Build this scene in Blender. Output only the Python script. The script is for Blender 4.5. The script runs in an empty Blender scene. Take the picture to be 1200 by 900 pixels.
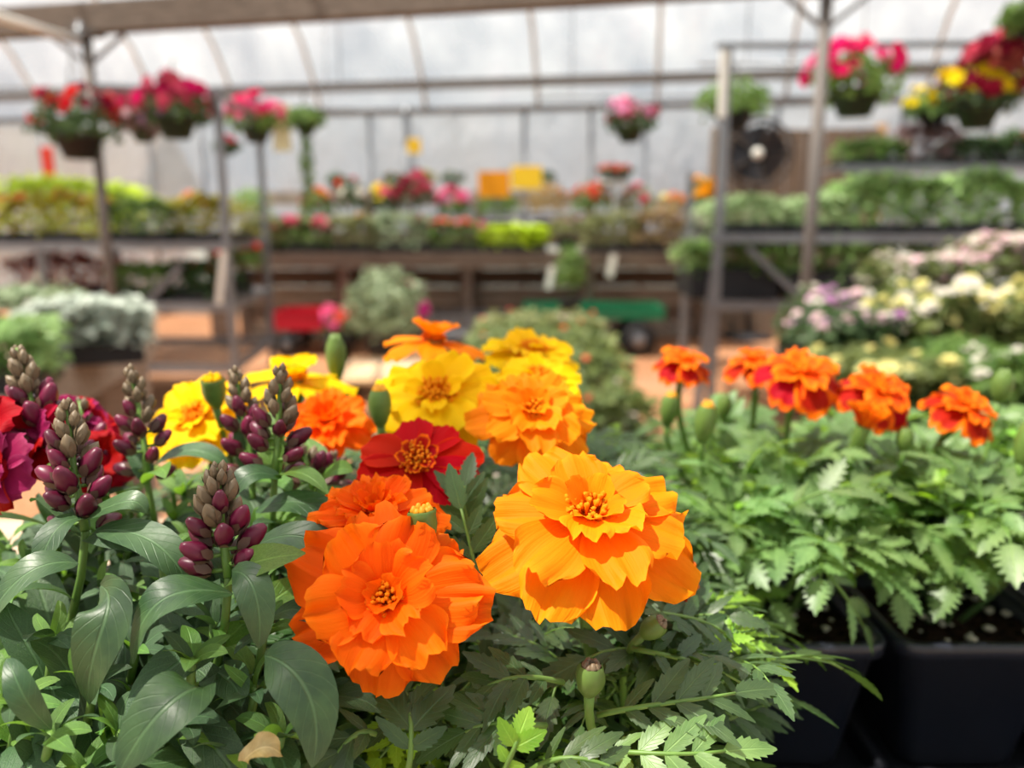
import bpy, math, random
from mathutils import Vector, Matrix
R = math.radians
PI = math.pi
C = bpy.context.scene.collection
# ------------------------------------------------------------------ camera
CAM = Vector((0, 0, 1.22)); TH = R(11.2); F = 1200*28/36
cd = bpy.data.cameras.new('camera'); cam = bpy.data.objects.new('camera', cd); C.objects.link(cam)
cam.location = CAM; cam.rotation_euler = (R(90)-TH, 0, 0)
cd.lens = 28; cd.sensor_width = 36; cd.clip_start = 0.02; cd.clip_end = 300
cd.dof.use_dof = True; cd.dof.focus_distance = 0.262; cd.dof.aperture_fstop = 6.8
cd.dof.aperture_blades = 0
bpy.context.scene.camera = cam
# ------------------------------------------------------------------ world, sun, exposure
w = bpy.data.worlds.new('world'); bpy.context.scene.world = w; w.use_nodes = True
bg = w.node_tree.nodes['Background']; bg.inputs[0].default_value = (0.80, 0.89, 1.0, 1); bg.inputs[1].default_value = 0.60
sd = bpy.data.lights.new('sun', 'SUN'); sun = bpy.data.objects.new('sun', sd); C.objects.link(sun)
sd.energy = 14.0; sd.angle = R(1.2); sd.color = (1.0, 0.93, 0.82)
sun.rotation_euler = Vector((0.46, 0.10, -1.0)).to_track_quat('-Z', 'Y').to_euler()
sun.location = (-4, -4, 12)
vs = bpy.context.scene.view_settings
vs.view_transform = 'Standard'; vs.look = 'None'; vs.gamma = 1; vs.exposure = -0.12; vs.use_curve_mapping = False

def at(px, py, Y):
    dx = (px-600)/F; dy = (450-py)/F
    d = Vector((dx, math.cos(TH)+dy*math.sin(TH), -math.sin(TH)+dy*math.cos(TH)))
    return CAM + d*(Y/d.y)
def srgb(r, g, b):
    f = lambda c: (c/255/12.92) if c/255 <= .04045 else ((c/255+.055)/1.055)**2.4
    return (f(r), f(g), f(b), 1)

# ------------------------------------------------------------------ helpers
class MB:
    def __init__(s): s.v = []; s.f = []; s.uv = []; s.mi = []; s.cur = 0
    def add(s, vs_, fs_, uvs=None):
        o = len(s.v); s.v += [tuple(p) for p in vs_]
        for f in fs_:
            s.f.append(tuple(i+o for i in f)); s.mi.append(s.cur)
            s.uv.append([uvs[i] if uvs else (0.5, 0.5) for i in f])
    def box(s, c, sz, rot=None):
        c = Vector(c); h = Vector(sz)/2
        P = [Vector((x*h.x, y*h.y, z*h.z)) for x in (-1, 1) for y in (-1, 1) for z in (-1, 1)]
        if rot is not None: P = [rot @ p for p in P]
        s.add([c+p for p in P], [(0,1,3,2),(4,6,7,5),(0,4,5,1),(2,3,7,6),(0,2,6,4),(1,5,7,3)])
    def bar(s, a, b, w_, h_=None, up=Vector((0, 0, 1))):
        h_ = h_ or w_; a = Vector(a); b = Vector(b); d = (b-a)
        if d.length < 1e-6: return
        dn = d.normalized()
        if abs(dn.dot(up)) > .99: up = Vector((0, 1, 0))
        x = dn.cross(up).normalized(); z = x.cross(dn)
        P = [e + x*sx*w_/2 + z*sz*h_/2 for e in (a, b) for sx, sz in ((-1,-1),(1,-1),(1,1),(-1,1))]
        s.add(P, [(0,1,2,3)[::-1],(4,5,6,7),(0,1,5,4),(1,2,6,5),(2,3,7,6),(3,0,4,7)])
    def tube(s, pts, rad, n=8, cap=True):
        pts = [Vector(p) for p in pts]; m = len(pts)
        if not isinstance(rad, (list, tuple)): rad = [rad]*m
        ref = None; V = []; U = []
        for i, p in enumerate(pts):
            t = (pts[min(i+1, m-1)]-pts[max(i-1, 0)])
            t = t.normalized() if t.length > 1e-9 else Vector((0, 0, 1))
            if ref is None:
                ref = Vector((1, 0, 0)) if abs(t.x) < .8 else Vector((0, 1, 0))
            x = (ref - t*ref.dot(t)).normalized(); ref = x; y = t.cross(x)
            for k in range(n):
                a = 2*PI*k/n
                V.append(p + (x*math.cos(a)+y*math.sin(a))*rad[i]); U.append((k/n, i/(m-1)))
        Fs = [(i*n+k, i*n+(k+1) % n, (i+1)*n+(k+1) % n, (i+1)*n+k) for i in range(m-1) for k in range(n)]
        if cap: Fs += [tuple(range(n))[::-1], tuple((m-1)*n+k for k in range(n))]
        s.add(V, Fs, U)
    def lathe(s, c, prof, n=16, axis=None, squash=1.0, cap=False):
        c = Vector(c); q = Vector((0, 0, 1)).rotation_difference(axis) if axis is not None else None
        V = []; U = []
        for i, (r, z) in enumerate(prof):
            for k in range(n):
                a = 2*PI*k/n; p = Vector((r*math.cos(a), r*math.sin(a)*squash, z))
                if q: p = q @ p
                V.append(c+p); U.append((k/n, i/(len(prof)-1)))
        m = len(prof)
        Fs = [(i*n+k, i*n+(k+1) % n, (i+1)*n+(k+1) % n, (i+1)*n+k) for i in range(m-1) for k in range(n)]
        if cap: Fs += [tuple(range(n))[::-1], tuple((m-1)*n+k for k in range(n))]
        s.add(V, Fs, U)
    def mesh(s, name, mats, smooth=True):
        me = bpy.data.meshes.new(name); me.from_pydata(s.v, [], s.f)
        uvl = me.uv_layers.new(name='UVMap')
        flat = []
        for u in s.uv:
            for a in u: flat += [a[0], a[1]]
        uvl.data.foreach_set('uv', flat)
        for m in (mats if isinstance(mats, (list, tuple)) else [mats]): me.materials.append(m)
        me.polygons.foreach_set('material_index', s.mi)
        me.polygons.foreach_set('use_smooth', [smooth]*len(s.f))
        me.update()
        return me
def put(name, me, parent=None, M=None):
    o = bpy.data.objects.new(name, me); C.objects.link(o)
    if parent is not None: o.parent = parent
    if M is not None: o.matrix_basis = M
    return o
def wput(name, mb, mats, root, smooth=False, bev=0):
    """mesh built in world coordinates, hung under root (an unrotated empty)"""
    off = Vector(root['org']) if root is not None else Vector((0, 0, 0))
    mb.v = [tuple(Vector(p)-off) for p in mb.v]
    o = put(name, mb.mesh(name, mats, smooth), root)
    if bev:
        b = o.modifiers.new('bevel', 'BEVEL'); b.width = bev; b.segments = 2; b.limit_method = 'ANGLE'
    return o
def thing(name, loc, label, cat, group=None):
    o = bpy.data.objects.new(name, None); C.objects.link(o); o.location = loc
    o.empty_display_size = .05
    o['label'] = label; o['category'] = cat; o['org'] = tuple(loc)
    if group: o['group'] = group
    return o
def struct(o): o['kind'] = 'structure'; return o
def stuff(o): o['kind'] = 'stuff'; return o

# ------------------------------------------------------------------ materials
class NT:
    def __init__(s, name):
        s.m = bpy.data.materials.new(name); s.m.use_nodes = True; s.t = s.m.node_tree
        s.t.nodes.clear(); s.out = s.n('ShaderNodeOutputMaterial')
    def n(s, typ, **k):
        nd = s.t.nodes.new(typ)
        for a, b in k.items(): setattr(nd, a, b)
        return nd
    def l(s, a, b): s.t.links.new(a, b)
    def math(s, op, a, b=None):
        nd = s.n('ShaderNodeMath', operation=op)
        for i, x in enumerate((a, b)):
            if x is None: continue
            if isinstance(x, (int, float)): nd.inputs[i].default_value = x
            else: s.l(x, nd.inputs[i])
        return nd.outputs[0]
    def mix(s, f, a, b):
        nd = s.n('ShaderNodeMix', data_type='RGBA')
        for i, x in ((0, f), (6, a), (7, b)):
            if isinstance(x, (int, float, tuple)): nd.inputs[i].default_value = x
            else: s.l(x, nd.inputs[i])
        return nd.outputs[2]
    def noise(s, scale, detail=3, vec=None, rough=.5):
        nd = s.n('ShaderNodeTexNoise'); nd.inputs['Scale'].default_value = scale; nd.inputs['Detail'].default_value = detail
        nd.inputs['Roughness'].default_value = rough
        if vec is not None: s.l(vec, nd.inputs['Vector'])
        return nd.outputs[0]
    def step(s, x, a, b):
        nd = s.n('ShaderNodeMapRange'); nd.interpolation_type = 'SMOOTHSTEP'
        s.l(x, nd.inputs[0]); nd.inputs[1].default_value = a; nd.inputs[2].default_value = b
        return nd.outputs[0]
    def bump(s, h, strength, dist=.001):
        nd = s.n('ShaderNodeBump'); nd.inputs['Strength'].default_value = strength; nd.inputs['Distance'].default_value = dist
        s.l(h, nd.inputs['Height']); return nd.outputs[0]
    def vary(s, col, amt, hue=0.0):
        oi = s.n('ShaderNodeObjectInfo'); hs = s.n('ShaderNodeHueSaturation')
        mr = s.n('ShaderNodeMapRange'); s.l(oi.outputs['Random'], mr.inputs[0]); mr.inputs[3].default_value = 1-amt; mr.inputs[4].default_value = 1+amt
        s.l(mr.outputs[0], hs.inputs['Value'])
        if hue:
            m2 = s.n('ShaderNodeMapRange'); s.l(s.math('FRACT', s.math('MULTIPLY', oi.outputs['Random'], 7.31)), m2.inputs[0])
            m2.inputs[3].default_value = .5-hue; m2.inputs[4].default_value = .5+hue; s.l(m2.outputs[0], hs.inputs['Hue'])
        if isinstance(col, tuple): hs.inputs['Color'].default_value = col
        else: s.l(col, hs.inputs['Color'])
        return hs.outputs[0]
    def surf(s, col, rough=.5, spec=.5, metal=0, normal=None, trans=0.0, tcol=None, coat=0):
        p = s.n('ShaderNodeBsdfPrincipled')
        if isinstance(col, tuple): p.inputs['Base Color'].default_value = col
        else: s.l(col, p.inputs['Base Color'])
        if isinstance(rough, (int, float)): p.inputs['Roughness'].default_value = rough
        else: s.l(rough, p.inputs['Roughness'])
        p.inputs['Specular IOR Level'].default_value = spec; p.inputs['Metallic'].default_value = metal
        p.inputs['Coat Weight'].default_value = coat
        if normal is not None: s.l(normal, p.inputs['Normal'])
        o = p.outputs[0]
        if trans:
            t = s.n('ShaderNodeBsdfTranslucent')
            c2 = tcol if tcol is not None else col
            if isinstance(c2, tuple): t.inputs[0].default_value = c2
            else: s.l(c2, t.inputs[0])
            if normal is not None: s.l(normal, t.inputs['Normal'])
            mx = s.n('ShaderNodeMixShader'); mx.inputs[0].default_value = trans
            s.l(o, mx.inputs[1]); s.l(t.outputs[0], mx.inputs[2]); o = mx.outputs[0]
        s.l(o, s.out.inputs[0]); return s.m

def m_plain(name, col, rough=.5, spec=.5, metal=0, vary=0, nscale=0, namt=.3):
    t = NT(name); c = col
    if nscale:
        tc = t.n('ShaderNodeTexCoord')
        dark = tuple(x*(1-namt) for x in col[:3])+(1,)
        c = t.mix(t.noise(nscale, 5, tc.outputs['Object']), dark, tuple(min(1, x*(1+namt)) for x in col[:3])+(1,))
    if vary: c = t.vary(c, vary)
    return t.surf(c, rough, spec, metal)
def m_petal(name, base, mid, edge, ew=(.55, .95), trans=.33, rough=.42):
    t = NT(name); uv = t.n('ShaderNodeUVMap').outputs[0]
    sx = t.n('ShaderNodeSeparateXYZ'); t.l(uv, sx.inputs[0]); u, v = sx.outputs[0], sx.outputs[1]
    au = t.math('ABSOLUTE', t.math('SUBTRACT', t.math('MULTIPLY', u, 2.0), 1.0))
    nz = t.math('MULTIPLY', t.math('SUBTRACT', t.noise(14, 2, uv), .5), .28)
    e = t.math('ADD', t.math('MAXIMUM', t.math('POWER', au, 2.2), t.math('POWER', v, 3.5)), nz)
    c = t.mix(t.step(e, *ew), mid, edge)
    c = t.mix(t.step(t.math('ADD', v, nz), .05, .42), base, c)
    mp = t.n('ShaderNodeMapping'); mp.inputs['Scale'].default_value = (26, 1.6, 1); t.l(uv, mp.inputs[0])
    st = t.noise(1.0, 2, mp.outputs[0])
    c = t.mix(t.math('MULTIPLY', st, .25), c, tuple(x*.72 for x in mid[:3])+(1,))
    c = t.vary(c, .07, .006)
    return t.surf(c, .6, .10, 0, t.bump(st, .35, .0010), trans, c)
def m_leaf(name, col, col2, trans=.22, rough=.42, spec=.45, vein=.35, tcol=None, scale=60):
    t = NT(name); uv = t.n('ShaderNodeUVMap').outputs[0]
    sx = t.n('ShaderNodeSeparateXYZ'); t.l(uv, sx.inputs[0]); u, v = sx.outputs[0], sx.outputs[1]
    au = t.math('ABSOLUTE', t.math('SUBTRACT', t.math('MULTIPLY', u, 2.0), 1.0))
    tc = t.n('ShaderNodeTexCoord')
    n1 = t.noise(scale, 4, tc.outputs['Object'], .6)
    c = t.mix(t.step(n1, .3, .7), col, col2)
    # side veins: stripes slanting forward from the midrib
    ph = t.math('ADD', t.math('MULTIPLY', v, 46.0), t.math('MULTIPLY', au, -14.0))
    sv = t.step(t.math('SINE', ph), .86, 1.0)
    mid = t.math('SUBTRACT', 1.0, t.step(au, .03, .10))
    vv = t.math('MAXIMUM', mid, t.math('MULTIPLY', sv, .35))
    c = t.mix(t.math('MULTIPLY', vv, vein), c, tuple(min(1, x*2.0+.04) for x in col2[:3])+(1,))
    c = t.vary(c, .22, .012)
    hgt = t.math('ADD', t.math('MULTIPLY', vv, -.8), t.math('MULTIPLY', n1, .8))
    if tcol is None: tcol = (min(1, col2[0]*2.2), min(1, col2[1]*2.2), col2[2]*.8, 1)
    return t.surf(c, rough, spec, 0, t.bump(hgt, .5, .0009), trans, t.vary(tcol, .15))
def m_wood(name, a, b, rough=.75):
    t = NT(name); tc = t.n('ShaderNodeTexCoord'); mp = t.n('ShaderNodeMapping')
    mp.inputs['Scale'].default_value = (1.5, 22, 22); t.l(tc.outputs['Object'], mp.inputs[0])
    n1 = t.noise(2.2, 6, mp.outputs[0], .65)
    c = t.vary(t.mix(t.step(n1, .3, .72), a, b), .12)
    return t.surf(c, rough, .3, 0, t.bump(n1, .4, .004))

G = srgb
MAT = {}
MAT['petal_orange'] = m_petal('petal_orange', G(238,78,4), G(253,108,5), G(254,122,12))
MAT['petal_gold']   = m_petal('petal_gold', G(248,104,3), G(252,142,8), G(253,154,14))
MAT['petal_yellow'] = m_petal('petal_yellow', G(252,164,4), G(253,204,6), G(254,214,12))
MAT['petal_red']    = m_petal('petal_red', G(210,24,4), G(204,4,3), G(240,48,6), (.84, 1.1), .40)
MAT['petal_bicolor']= m_petal('petal_bicolor', G(190,30,5), G(170,14,6), G(255,118,10), (.42, .8), .3)
MAT['petal_bicolor_small']= m_petal('petal_bicolor_small', G(240,90,8), G(232,84,10), G(255,130,14), (.3, .7), .3)
MAT['floret_orange'] = m_petal('floret_orange', G(225,80,5), G(252,125,10), G(255,150,20), trans=.2)
MAT['floret_gold'] = m_petal('floret_gold', G(240,110,5), G(255,150,12), G(255,172,30), trans=.2)
MAT['floret_red'] = m_petal('floret_red', G(170,40,8), G(235,95,15), G(255,165,30), (.3,.8), trans=.2)
MAT['petal_crimson'] = m_petal('petal_crimson', G(150,10,40), G(158,5,26), G(175,10,38), (.6,1), .25)
MAT['petal_magenta'] = m_petal('petal_magenta', G(140,30,80), G(150,30,84), G(175,60,110), (.6,1), .3)
MAT['marigold_leaf'] = m_leaf('marigold_leaf', G(44,72,34), G(70,98,50), spec=.6)
MAT['marigold_leaf_pale'] = m_leaf('marigold_leaf_pale', G(76,108,58), G(112,142,82), .3, spec=.55)
MAT['marigold_leaf_lime'] = m_leaf('marigold_leaf_lime', G(100,150,40), G(140,180,60), .35)
MAT['snap_leaf'] = m_leaf('snap_leaf', G(42,72,42), G(66,98,56), .15, .44, .55, .40, scale=90)
MAT['snap_leaf_young'] = m_leaf('snap_leaf_young', G(74,116,46), G(104,142,62), .28, .42, .5, .4)
MAT['dry_leaf'] = m_leaf('dry_leaf', G(120,98,64), G(176,160,120), .2)
MAT['stem_green'] = m_plain('stem_green', G(98,132,58), .45, .4, nscale=120, vary=.1)
MAT['stem_dark'] = m_plain('stem_dark', G(66,92,46), .45, .4, nscale=120, vary=.1)
MAT['calyx'] = m_plain('calyx', G(92,118,52), .42, .4, nscale=160, vary=.08)
MAT['bud_tip'] = m_plain('bud_tip', G(206,142,20), .5, .3, nscale=300)
MAT['snap_bud'] = m_plain('snap_bud', G(92,14,46), .38, .4, nscale=260, vary=.35, namt=.55)
MAT['snap_bud_green'] = m_plain('snap_bud_green', G(112,96,74), .5, .4, nscale=240, vary=.15, namt=.35)
MAT['snap_calyx'] = m_plain('snap_calyx', G(98,72,62), .5, .4, nscale=240, vary=.2, namt=.35)
MAT['black_plastic'] = m_plain('black_plastic', G(34,37,48), .34, .5, nscale=30, namt=.15)
MAT['tray_plastic'] = m_plain('tray_plastic', G(22,24,30), .45, .4)
t = NT('soil'); tc = t.n('ShaderNodeTexCoord'); n1 = t.noise(160, 6, tc.outputs['Object'], .7)
MAT['soil'] = t.surf(t.mix(t.step(n1, .35, .7), G(24,17,13), G(72,52,40)), .95, .1, 0, t.bump(n1, 1, .006))
MAT['perlite'] = m_plain('perlite', G(205,198,182), .8, .3, nscale=400, namt=.15)
MAT['galv'] = m_plain('galvanised_steel', G(128,131,136), .42, .5, .55, nscale=9, namt=.2)
MAT['galv_dull'] = m_plain('dull_steel', G(104,98,94), .6, .4, .25, nscale=9, namt=.2)
MAT['hoop'] = m_plain('hoop_steel', G(205,205,205), .5, .4, .1)
MAT['white_steel'] = m_plain('white_steel', G(225,225,218), .4, .4)
MAT['beam'] = m_wood('beam_wood', G(84,74,66), G(110,98,88))
MAT['bench_wood'] = m_wood('bench_wood', G(168,140,116), G(208,184,160))
MAT['grey_wood'] = m_wood('grey_wood', G(128,116,104), G(176,164,150))
MAT['brown_wood'] = m_wood('brown_wood', G(76,62,54), G(120,102,88))
MAT['tan_wood'] = m_wood('tan_wood', G(186,146,104), G(222,190,150))
MAT['panel_wood'] = m_wood('panel_wood', G(92,78,66), G(118,102,88))
MAT['wire'] = m_plain('wire', G(90,90,88), .5, .5, .6)
MAT['tag_white'] = m_plain('white_plastic', G(232,230,222), .4, .4)
MAT['card_orange'] = m_plain('orange_card', G(228,148,24), .6, .2, nscale=14, namt=.12)
MAT['card_yellow'] = m_plain('yellow_card', G(238,196,50), .6, .2, nscale=14, namt=.12)
MAT['card_cream'] = m_plain('cream_card', G(228,220,180), .6, .2)
MAT['red_paint'] = m_plain('red_paint', G(186,24,48), .4, .4)
MAT['green_paint'] = m_plain('green_paint', G(10,122,84), .35, .5)
MAT['rubber'] = m_plain('rubber', G(26,26,28), .7, .3)
MAT['fan_dark'] = m_plain('fan_dark', G(46,46,50), .5, .4, .3)
MAT['basket_green'] = m_plain('basket_green', G(26,44,30), .5, .4)
MAT['basket_black'] = m_plain('basket_black', G(26,26,28), .5, .4)
MAT['terracotta'] = m_plain('terracotta', G(176,92,60), .8, .2)
def fol(name, a, b, tr=.3):
    t = NT(name); tc = t.n('ShaderNodeTexCoord')
    c = t.vary(t.mix(t.step(t.noise(14, 3, tc.outputs['Object'], .7), .32, .68), G(*a), G(*b)), .1)
    MAT[name] = t.surf(c, .5, .35, 0, None, tr, t.mix(.5, c, G(*[min(255, int(x*1.25)) for x in b])))
fol('f_green', (66,98,44), (120,152,74)); fol('f_dark', (42,66,34), (80,106,60)); fol('f_lime', (150,178,20), (196,220,50))
fol('f_yellowgreen', (120,124,24), (176,166,40)); fol('f_silver', (140,154,140), (204,212,200), .2); fol('f_bright', (98,136,66), (156,186,118))
fol('f_olive', (104,112,66), (146,150,98)); fol('f_seed', (118,146,94), (172,194,146)); fol('f_redleaf', (110,36,30), (160,70,56))
fol('f_coleus', (190,110,30), (170,160,40)); fol('f_purple', (96,72,74), (146,118,116)); fol('f_grey', (110,128,96), (160,176,140))
fol('f_tan', (140,118,78), (172,150,104)); fol('f_grass', (76,96,50), (120,130,70))
def blo(name, c):
    MAT[name] = m_petal(name, tuple(x*.7 for x in G(*c)[:3])+(1,), G(*c), G(*c), trans=.3)
for k, c in dict(b_hotpink=(232,30,112), b_pink=(238,96,150), b_lightpink=(236,160,196), b_red=(216,28,36), b_darkred=(140,20,52), b_yellow=(242,222,24),
                 b_gold=(252,172,16), b_white=(232,226,214), b_cream=(232,224,150), b_lilac=(196,140,190), b_magenta=(200,44,140), b_coral=(232,96,72), b_orange=(232,120,40),
                 b_palepink=(230,196,204), b_rose=(214,84,110)).items(): blo(k, c)
t = NT('mulch'); tc = t.n('ShaderNodeTexCoord'); n1 = t.noise(26, 8, tc.outputs['Object'], .75); n2 = t.noise(.9, 3, tc.outputs['Object'])
vo = t.n('ShaderNodeTexVoronoi'); vo.inputs['Scale'].default_value = 34; t.l(tc.outputs['Object'], vo.inputs['Vector'])
c = t.mix(t.step(n1, .3, .72), G(128,82,54), G(198,148,112)); c = t.mix(t.math('MULTIPLY', t.step(n2, .45, .7), .35), c, G(170,140,116))
MAT['mulch'] = t.surf(c, .95, .1, 0, t.bump(vo.outputs[0], .9, .02))
MAT['outside_ground'] = m_plain('outside_ground', G(140,150,140), .9, .2, nscale=.6)
def m_film(name, tr, tl, bumpd=.02, col=(.92,.94,.96,1), sc=1.3, gl=.05):
    t = NT(name); tc = t.n('ShaderNodeTexCoord')
    mp = t.n('ShaderNodeMapping'); mp.inputs['Scale'].default_value = (1, 1, .45); t.l(tc.outputs['Object'], mp.inputs[0])
    n1 = t.noise(sc, 5, mp.outputs[0], .6); nm = t.bump(n1, .8, bumpd)
    a = t.n('ShaderNodeBsdfTransparent'); a.inputs[0].default_value = (1, 1, 1, 1)
    b = t.n('ShaderNodeBsdfTranslucent'); b.inputs[0].default_value = col; t.l(nm, b.inputs['Normal'])
    d = t.n('ShaderNodeBsdfDiffuse'); d.inputs[0].default_value = col; t.l(nm, d.inputs['Normal'])
    g = t.n('ShaderNodeBsdfGlossy'); g.inputs['Roughness'].default_value = .12; t.l(nm, g.inputs['Normal'])
    pat = t.n('ShaderNodeMapRange'); t.l(t.noise(sc*.8, 4, mp.outputs[0], .6), pat.inputs[0]); pat.inputs[1].default_value = .3; pat.inputs[2].default_value = .7; pat.inputs[3].default_value = tr-.2; pat.inputs[4].default_value = tr+.2
    m1 = t.n('ShaderNodeMixShader'); m1.inputs[0].default_value = tl; t.l(d.outputs[0], m1.inputs[1]); t.l(b.outputs[0], m1.inputs[2])
    m2 = t.n('ShaderNodeMixShader'); t.l(pat.outputs[0], m2.inputs[0]); t.l(m1.outputs[0], m2.inputs[1]); t.l(a.outputs[0], m2.inputs[2])
    m3 = t.n('ShaderNodeMixShader'); m3.inputs[0].default_value = gl; t.l(m2.outputs[0], m3.inputs[1]); t.l(g.outputs[0], m3.inputs[2])
    t.l(m3.outputs[0], t.out.inputs[0]); return t.m
MAT['roof_film'] = m_film('roof_film', .66, .72)
MAT['wall_film'] = m_film('wall_film', .46, .7, .30, (.82,.89,.95,1), 1.1, .16)

# ------------------------------------------------------------------ the greenhouse
A = R(9.3); U_ = Vector((math.cos(A), -math.sin(A), 0)); V_ = Vector((math.sin(A), math.cos(A), 0))
def gh(u, v, z): return U_*u + V_*v + Vector((0, 0, z))
mb = MB(); mb.add([(-14,-3.5,0),(14,-3.5,0),(14,14,0),(-14,14,0)], [(0,1,2,3)])
struct(wput('floor', mb, MAT['mulch'], None))
mb = MB(); mb.add([(-90,-60,-.06),(90,-60,-.06),(90,120,-.06),(-90,120,-.06)], [(0,1,2,3)])
struct(wput('ground', mb, MAT['outside_ground'], None))
UL, UR, VW = -10.4, 6.6, 10.2
prof = [(VW,2.66),(VW-.14,2.96),(VW-.5,3.42),(VW-1.3,3.98),(VW-2.6,4.4),(VW-4.4,4.65),(VW-6.4,4.72),(VW-8.3,4.55),(VW-10.0,4.15),(VW-11.2,3.6),(VW-11.9,3.0),(VW-12.1,2.66)]
nU = 24
V = []; Fs = []
for i in range(nU+1):
    u = UL+(UR-UL)*i/nU
    for (v, z) in prof: V.append(gh(u, v, z+.03))
n = len(prof)
for i in range(nU):
    for k in range(n-1): Fs.append((i*n+k, (i+1)*n+k, (i+1)*n+k+1, i*n+k+1))
mb = MB(); mb.add(V, Fs); roof = struct(wput('ceiling', mb, MAT['roof_film'], None, True)); roof['org'] = (0,0,0)
hoops = [at(px, 60, 9.9).dot(U_) for px in (112, 224, 340, 482, 626, 772, 922, 1078)]
hoops = [hoops[0]-3.4, hoops[0]-1.7] + hoops + [hoops[-1]+1.6]
for u in hoops:
    mb = MB(); mb.tube([gh(u, v-.02, z) for v, z in prof], .030, 8); wput('hoop', mb, MAT['hoop'], roof, True)
for (v, z, ww, hh) in ((VW-.16, 2.93, .06, .11), (VW-2.6, 4.36, .05, .06), (VW-5.6, 4.66, .05, .06)):
    mb = MB(); mb.bar(gh(UL, v, z), gh(UR, v, z), ww, hh); wput('purlin', mb, MAT['galv_dull'], roof)
# back wall: poly film panels between posts
wall = None
mb = MB()
N = 60
V = []; Fs = []
random.seed(5)
for i in range(N+1):
    u = UL+(UR-UL)*i/N
    for k in range(13):
        z = .35+2.33*k/12
        V.append(gh(u, VW+.05+.02*math.sin(u*3.1+z*1.3)*math.sin(z*2+u), z))
for i in range(N):
    for k in range(12): Fs.append((i*13+k, (i+1)*13+k, (i+1)*13+k+1, i*13+k+1))
mb.add(V, Fs); wall = struct(wput('wall_back', mb, MAT['wall_film'], None, True)); wall['org'] = (0,0,0)
mb = MB(); mb.bar(gh(UL, VW+.03, .17), gh(UR, VW+.03, .17), .04, .36); wput('kick_board', mb, MAT['grey_wood'], wall)
for px in (-40, 118, 192, 330, 418, 466, 612, 692, 756, 905, 1040, 1130):
    u = at(px, 180, 10.1).dot(U_); mb = MB(); mb.tube([gh(u, VW-.03, 0), gh(u, VW-.03, 2.7)], .028 if px not in (466, 1040) else .045, 8); wput('wall_post', mb, MAT['galv'], wall, True)
mb = MB(); mb.bar(gh(UL, VW-.04, 2.64), gh(UR, VW-.04, 2.64), .05, .07); wput('eave_rail', mb, MAT['galv_dull'], wall)
mb = MB(); mb.bar(gh(UL, VW-.04, 1.35), gh(UR, VW-.04, 1.35), .04, .05); wput('middle_rail', mb, MAT['galv'], wall)
# end walls and the near wall behind the camera
for nm, u, v0, v1 in (('wall_right', UR, VW-12.1, VW), ('wall_left', UL, VW-12.1, VW-3.2)):
    mb = MB(); pp = [(v0, 0), (v1, 0)] + [(v, z) for v, z in prof if v0-.01 <= v <= v1+.01]
    mb.add([gh(u, v, z) for v, z in pp], [tuple(range(len(pp)))])
    o = struct(wput(nm, mb, MAT['wall_film'], None)); o['org'] = (0,0,0)
    for v in (VW-11.5, VW-9, VW-6.8, VW-4.6, VW-3.25, VW-1.2):
        if v < v1:
            mb = MB(); mb.tube([gh(u, v, 0), gh(u, v, 3.5)], .03, 8); wput('wall_post', mb, MAT['galv'], o, True)
mb = MB(); mb.add([gh(UL, VW-12.1, 0), gh(UR, VW-12.1, 0), gh(UR, VW-12.1, 2.7), gh(UL, VW-12.1, 2.7)], [(0,1,2,3)])
struct(wput('wall_front', mb, MAT['wall_film'], None))
# big beam carried on two steel posts
bL = at(-160, 42, 5.15); bR = at(1300, -12, 3.75)
def beam_pt(x):
    t_ = (x-bL.x)/(bR.x-bL.x); return Vector((x, bL.y+(bR.y-bL.y)*t_, 2.37))
mb = MB(); mb.bar(beam_pt(-4.6), beam_pt(4.6), .10, .155); struct(wput('trim_1', mb, MAT['beam'], None, bev=.004))
mb = MB(); mb.bar(beam_pt(-4.6)+Vector((0,.06,.09)), beam_pt(4.6)+Vector((0,.06,.09)), .03, .04); struct(wput('trim_2', mb, MAT['galv'], None))
for px, py, Y, lab in ((119, 200, 4.83, 'slim grey steel roof post at the left, in front of the coleus rack'), (938, 200, 4.17, 'grey steel roof post at the right, in front of the seedling rack')):
    p = at(px, py, Y); q = beam_pt(p.x)
    p.y = q.y-.02
    th_ = thing('roof_post', (p.x, p.y, 0), lab, 'post')
    mb = MB(); mb.tube([(p.x, p.y, 0), (p.x, p.y, 2.30)], .030, 10); wput('shaft', mb, MAT['galv_dull'], th_, True)
    mb = MB(); mb.box((p.x, p.y, 2.285), (.16, .12, .02)); wput('top_plate', mb, MAT['galv_dull'], th_)
    mb = MB(); mb.box((p.x, p.y, .01), (.18, .18, .02)); wput('base_plate', mb, MAT['galv_dull'], th_)
    for s in (-1, 1):
        mb = MB(); mb.bar((p.x, p.y, 2.12), (p.x+s*.22, p.y+.0, 2.29), .02); wput('brace', mb, MAT['galv_dull'], th_)
# diagonal conduit at the upper left, running under the beam
a = at(-60, 2, 3.6); b = at(92, 48, 4.75)
tt = thing('conduit', b, 'pale diagonal pipe running under the roof beam at upper left', 'pipe')
mb = MB(); mb.tube([a, b], .024, 8); wput('pipe', mb, MAT['white_steel'], tt, True)
mb = MB(); mb.tube([b, b+Vector((.0, .05, .10))], .03, 8); wput('clamp', mb, MAT['galv'], tt, True)

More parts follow.
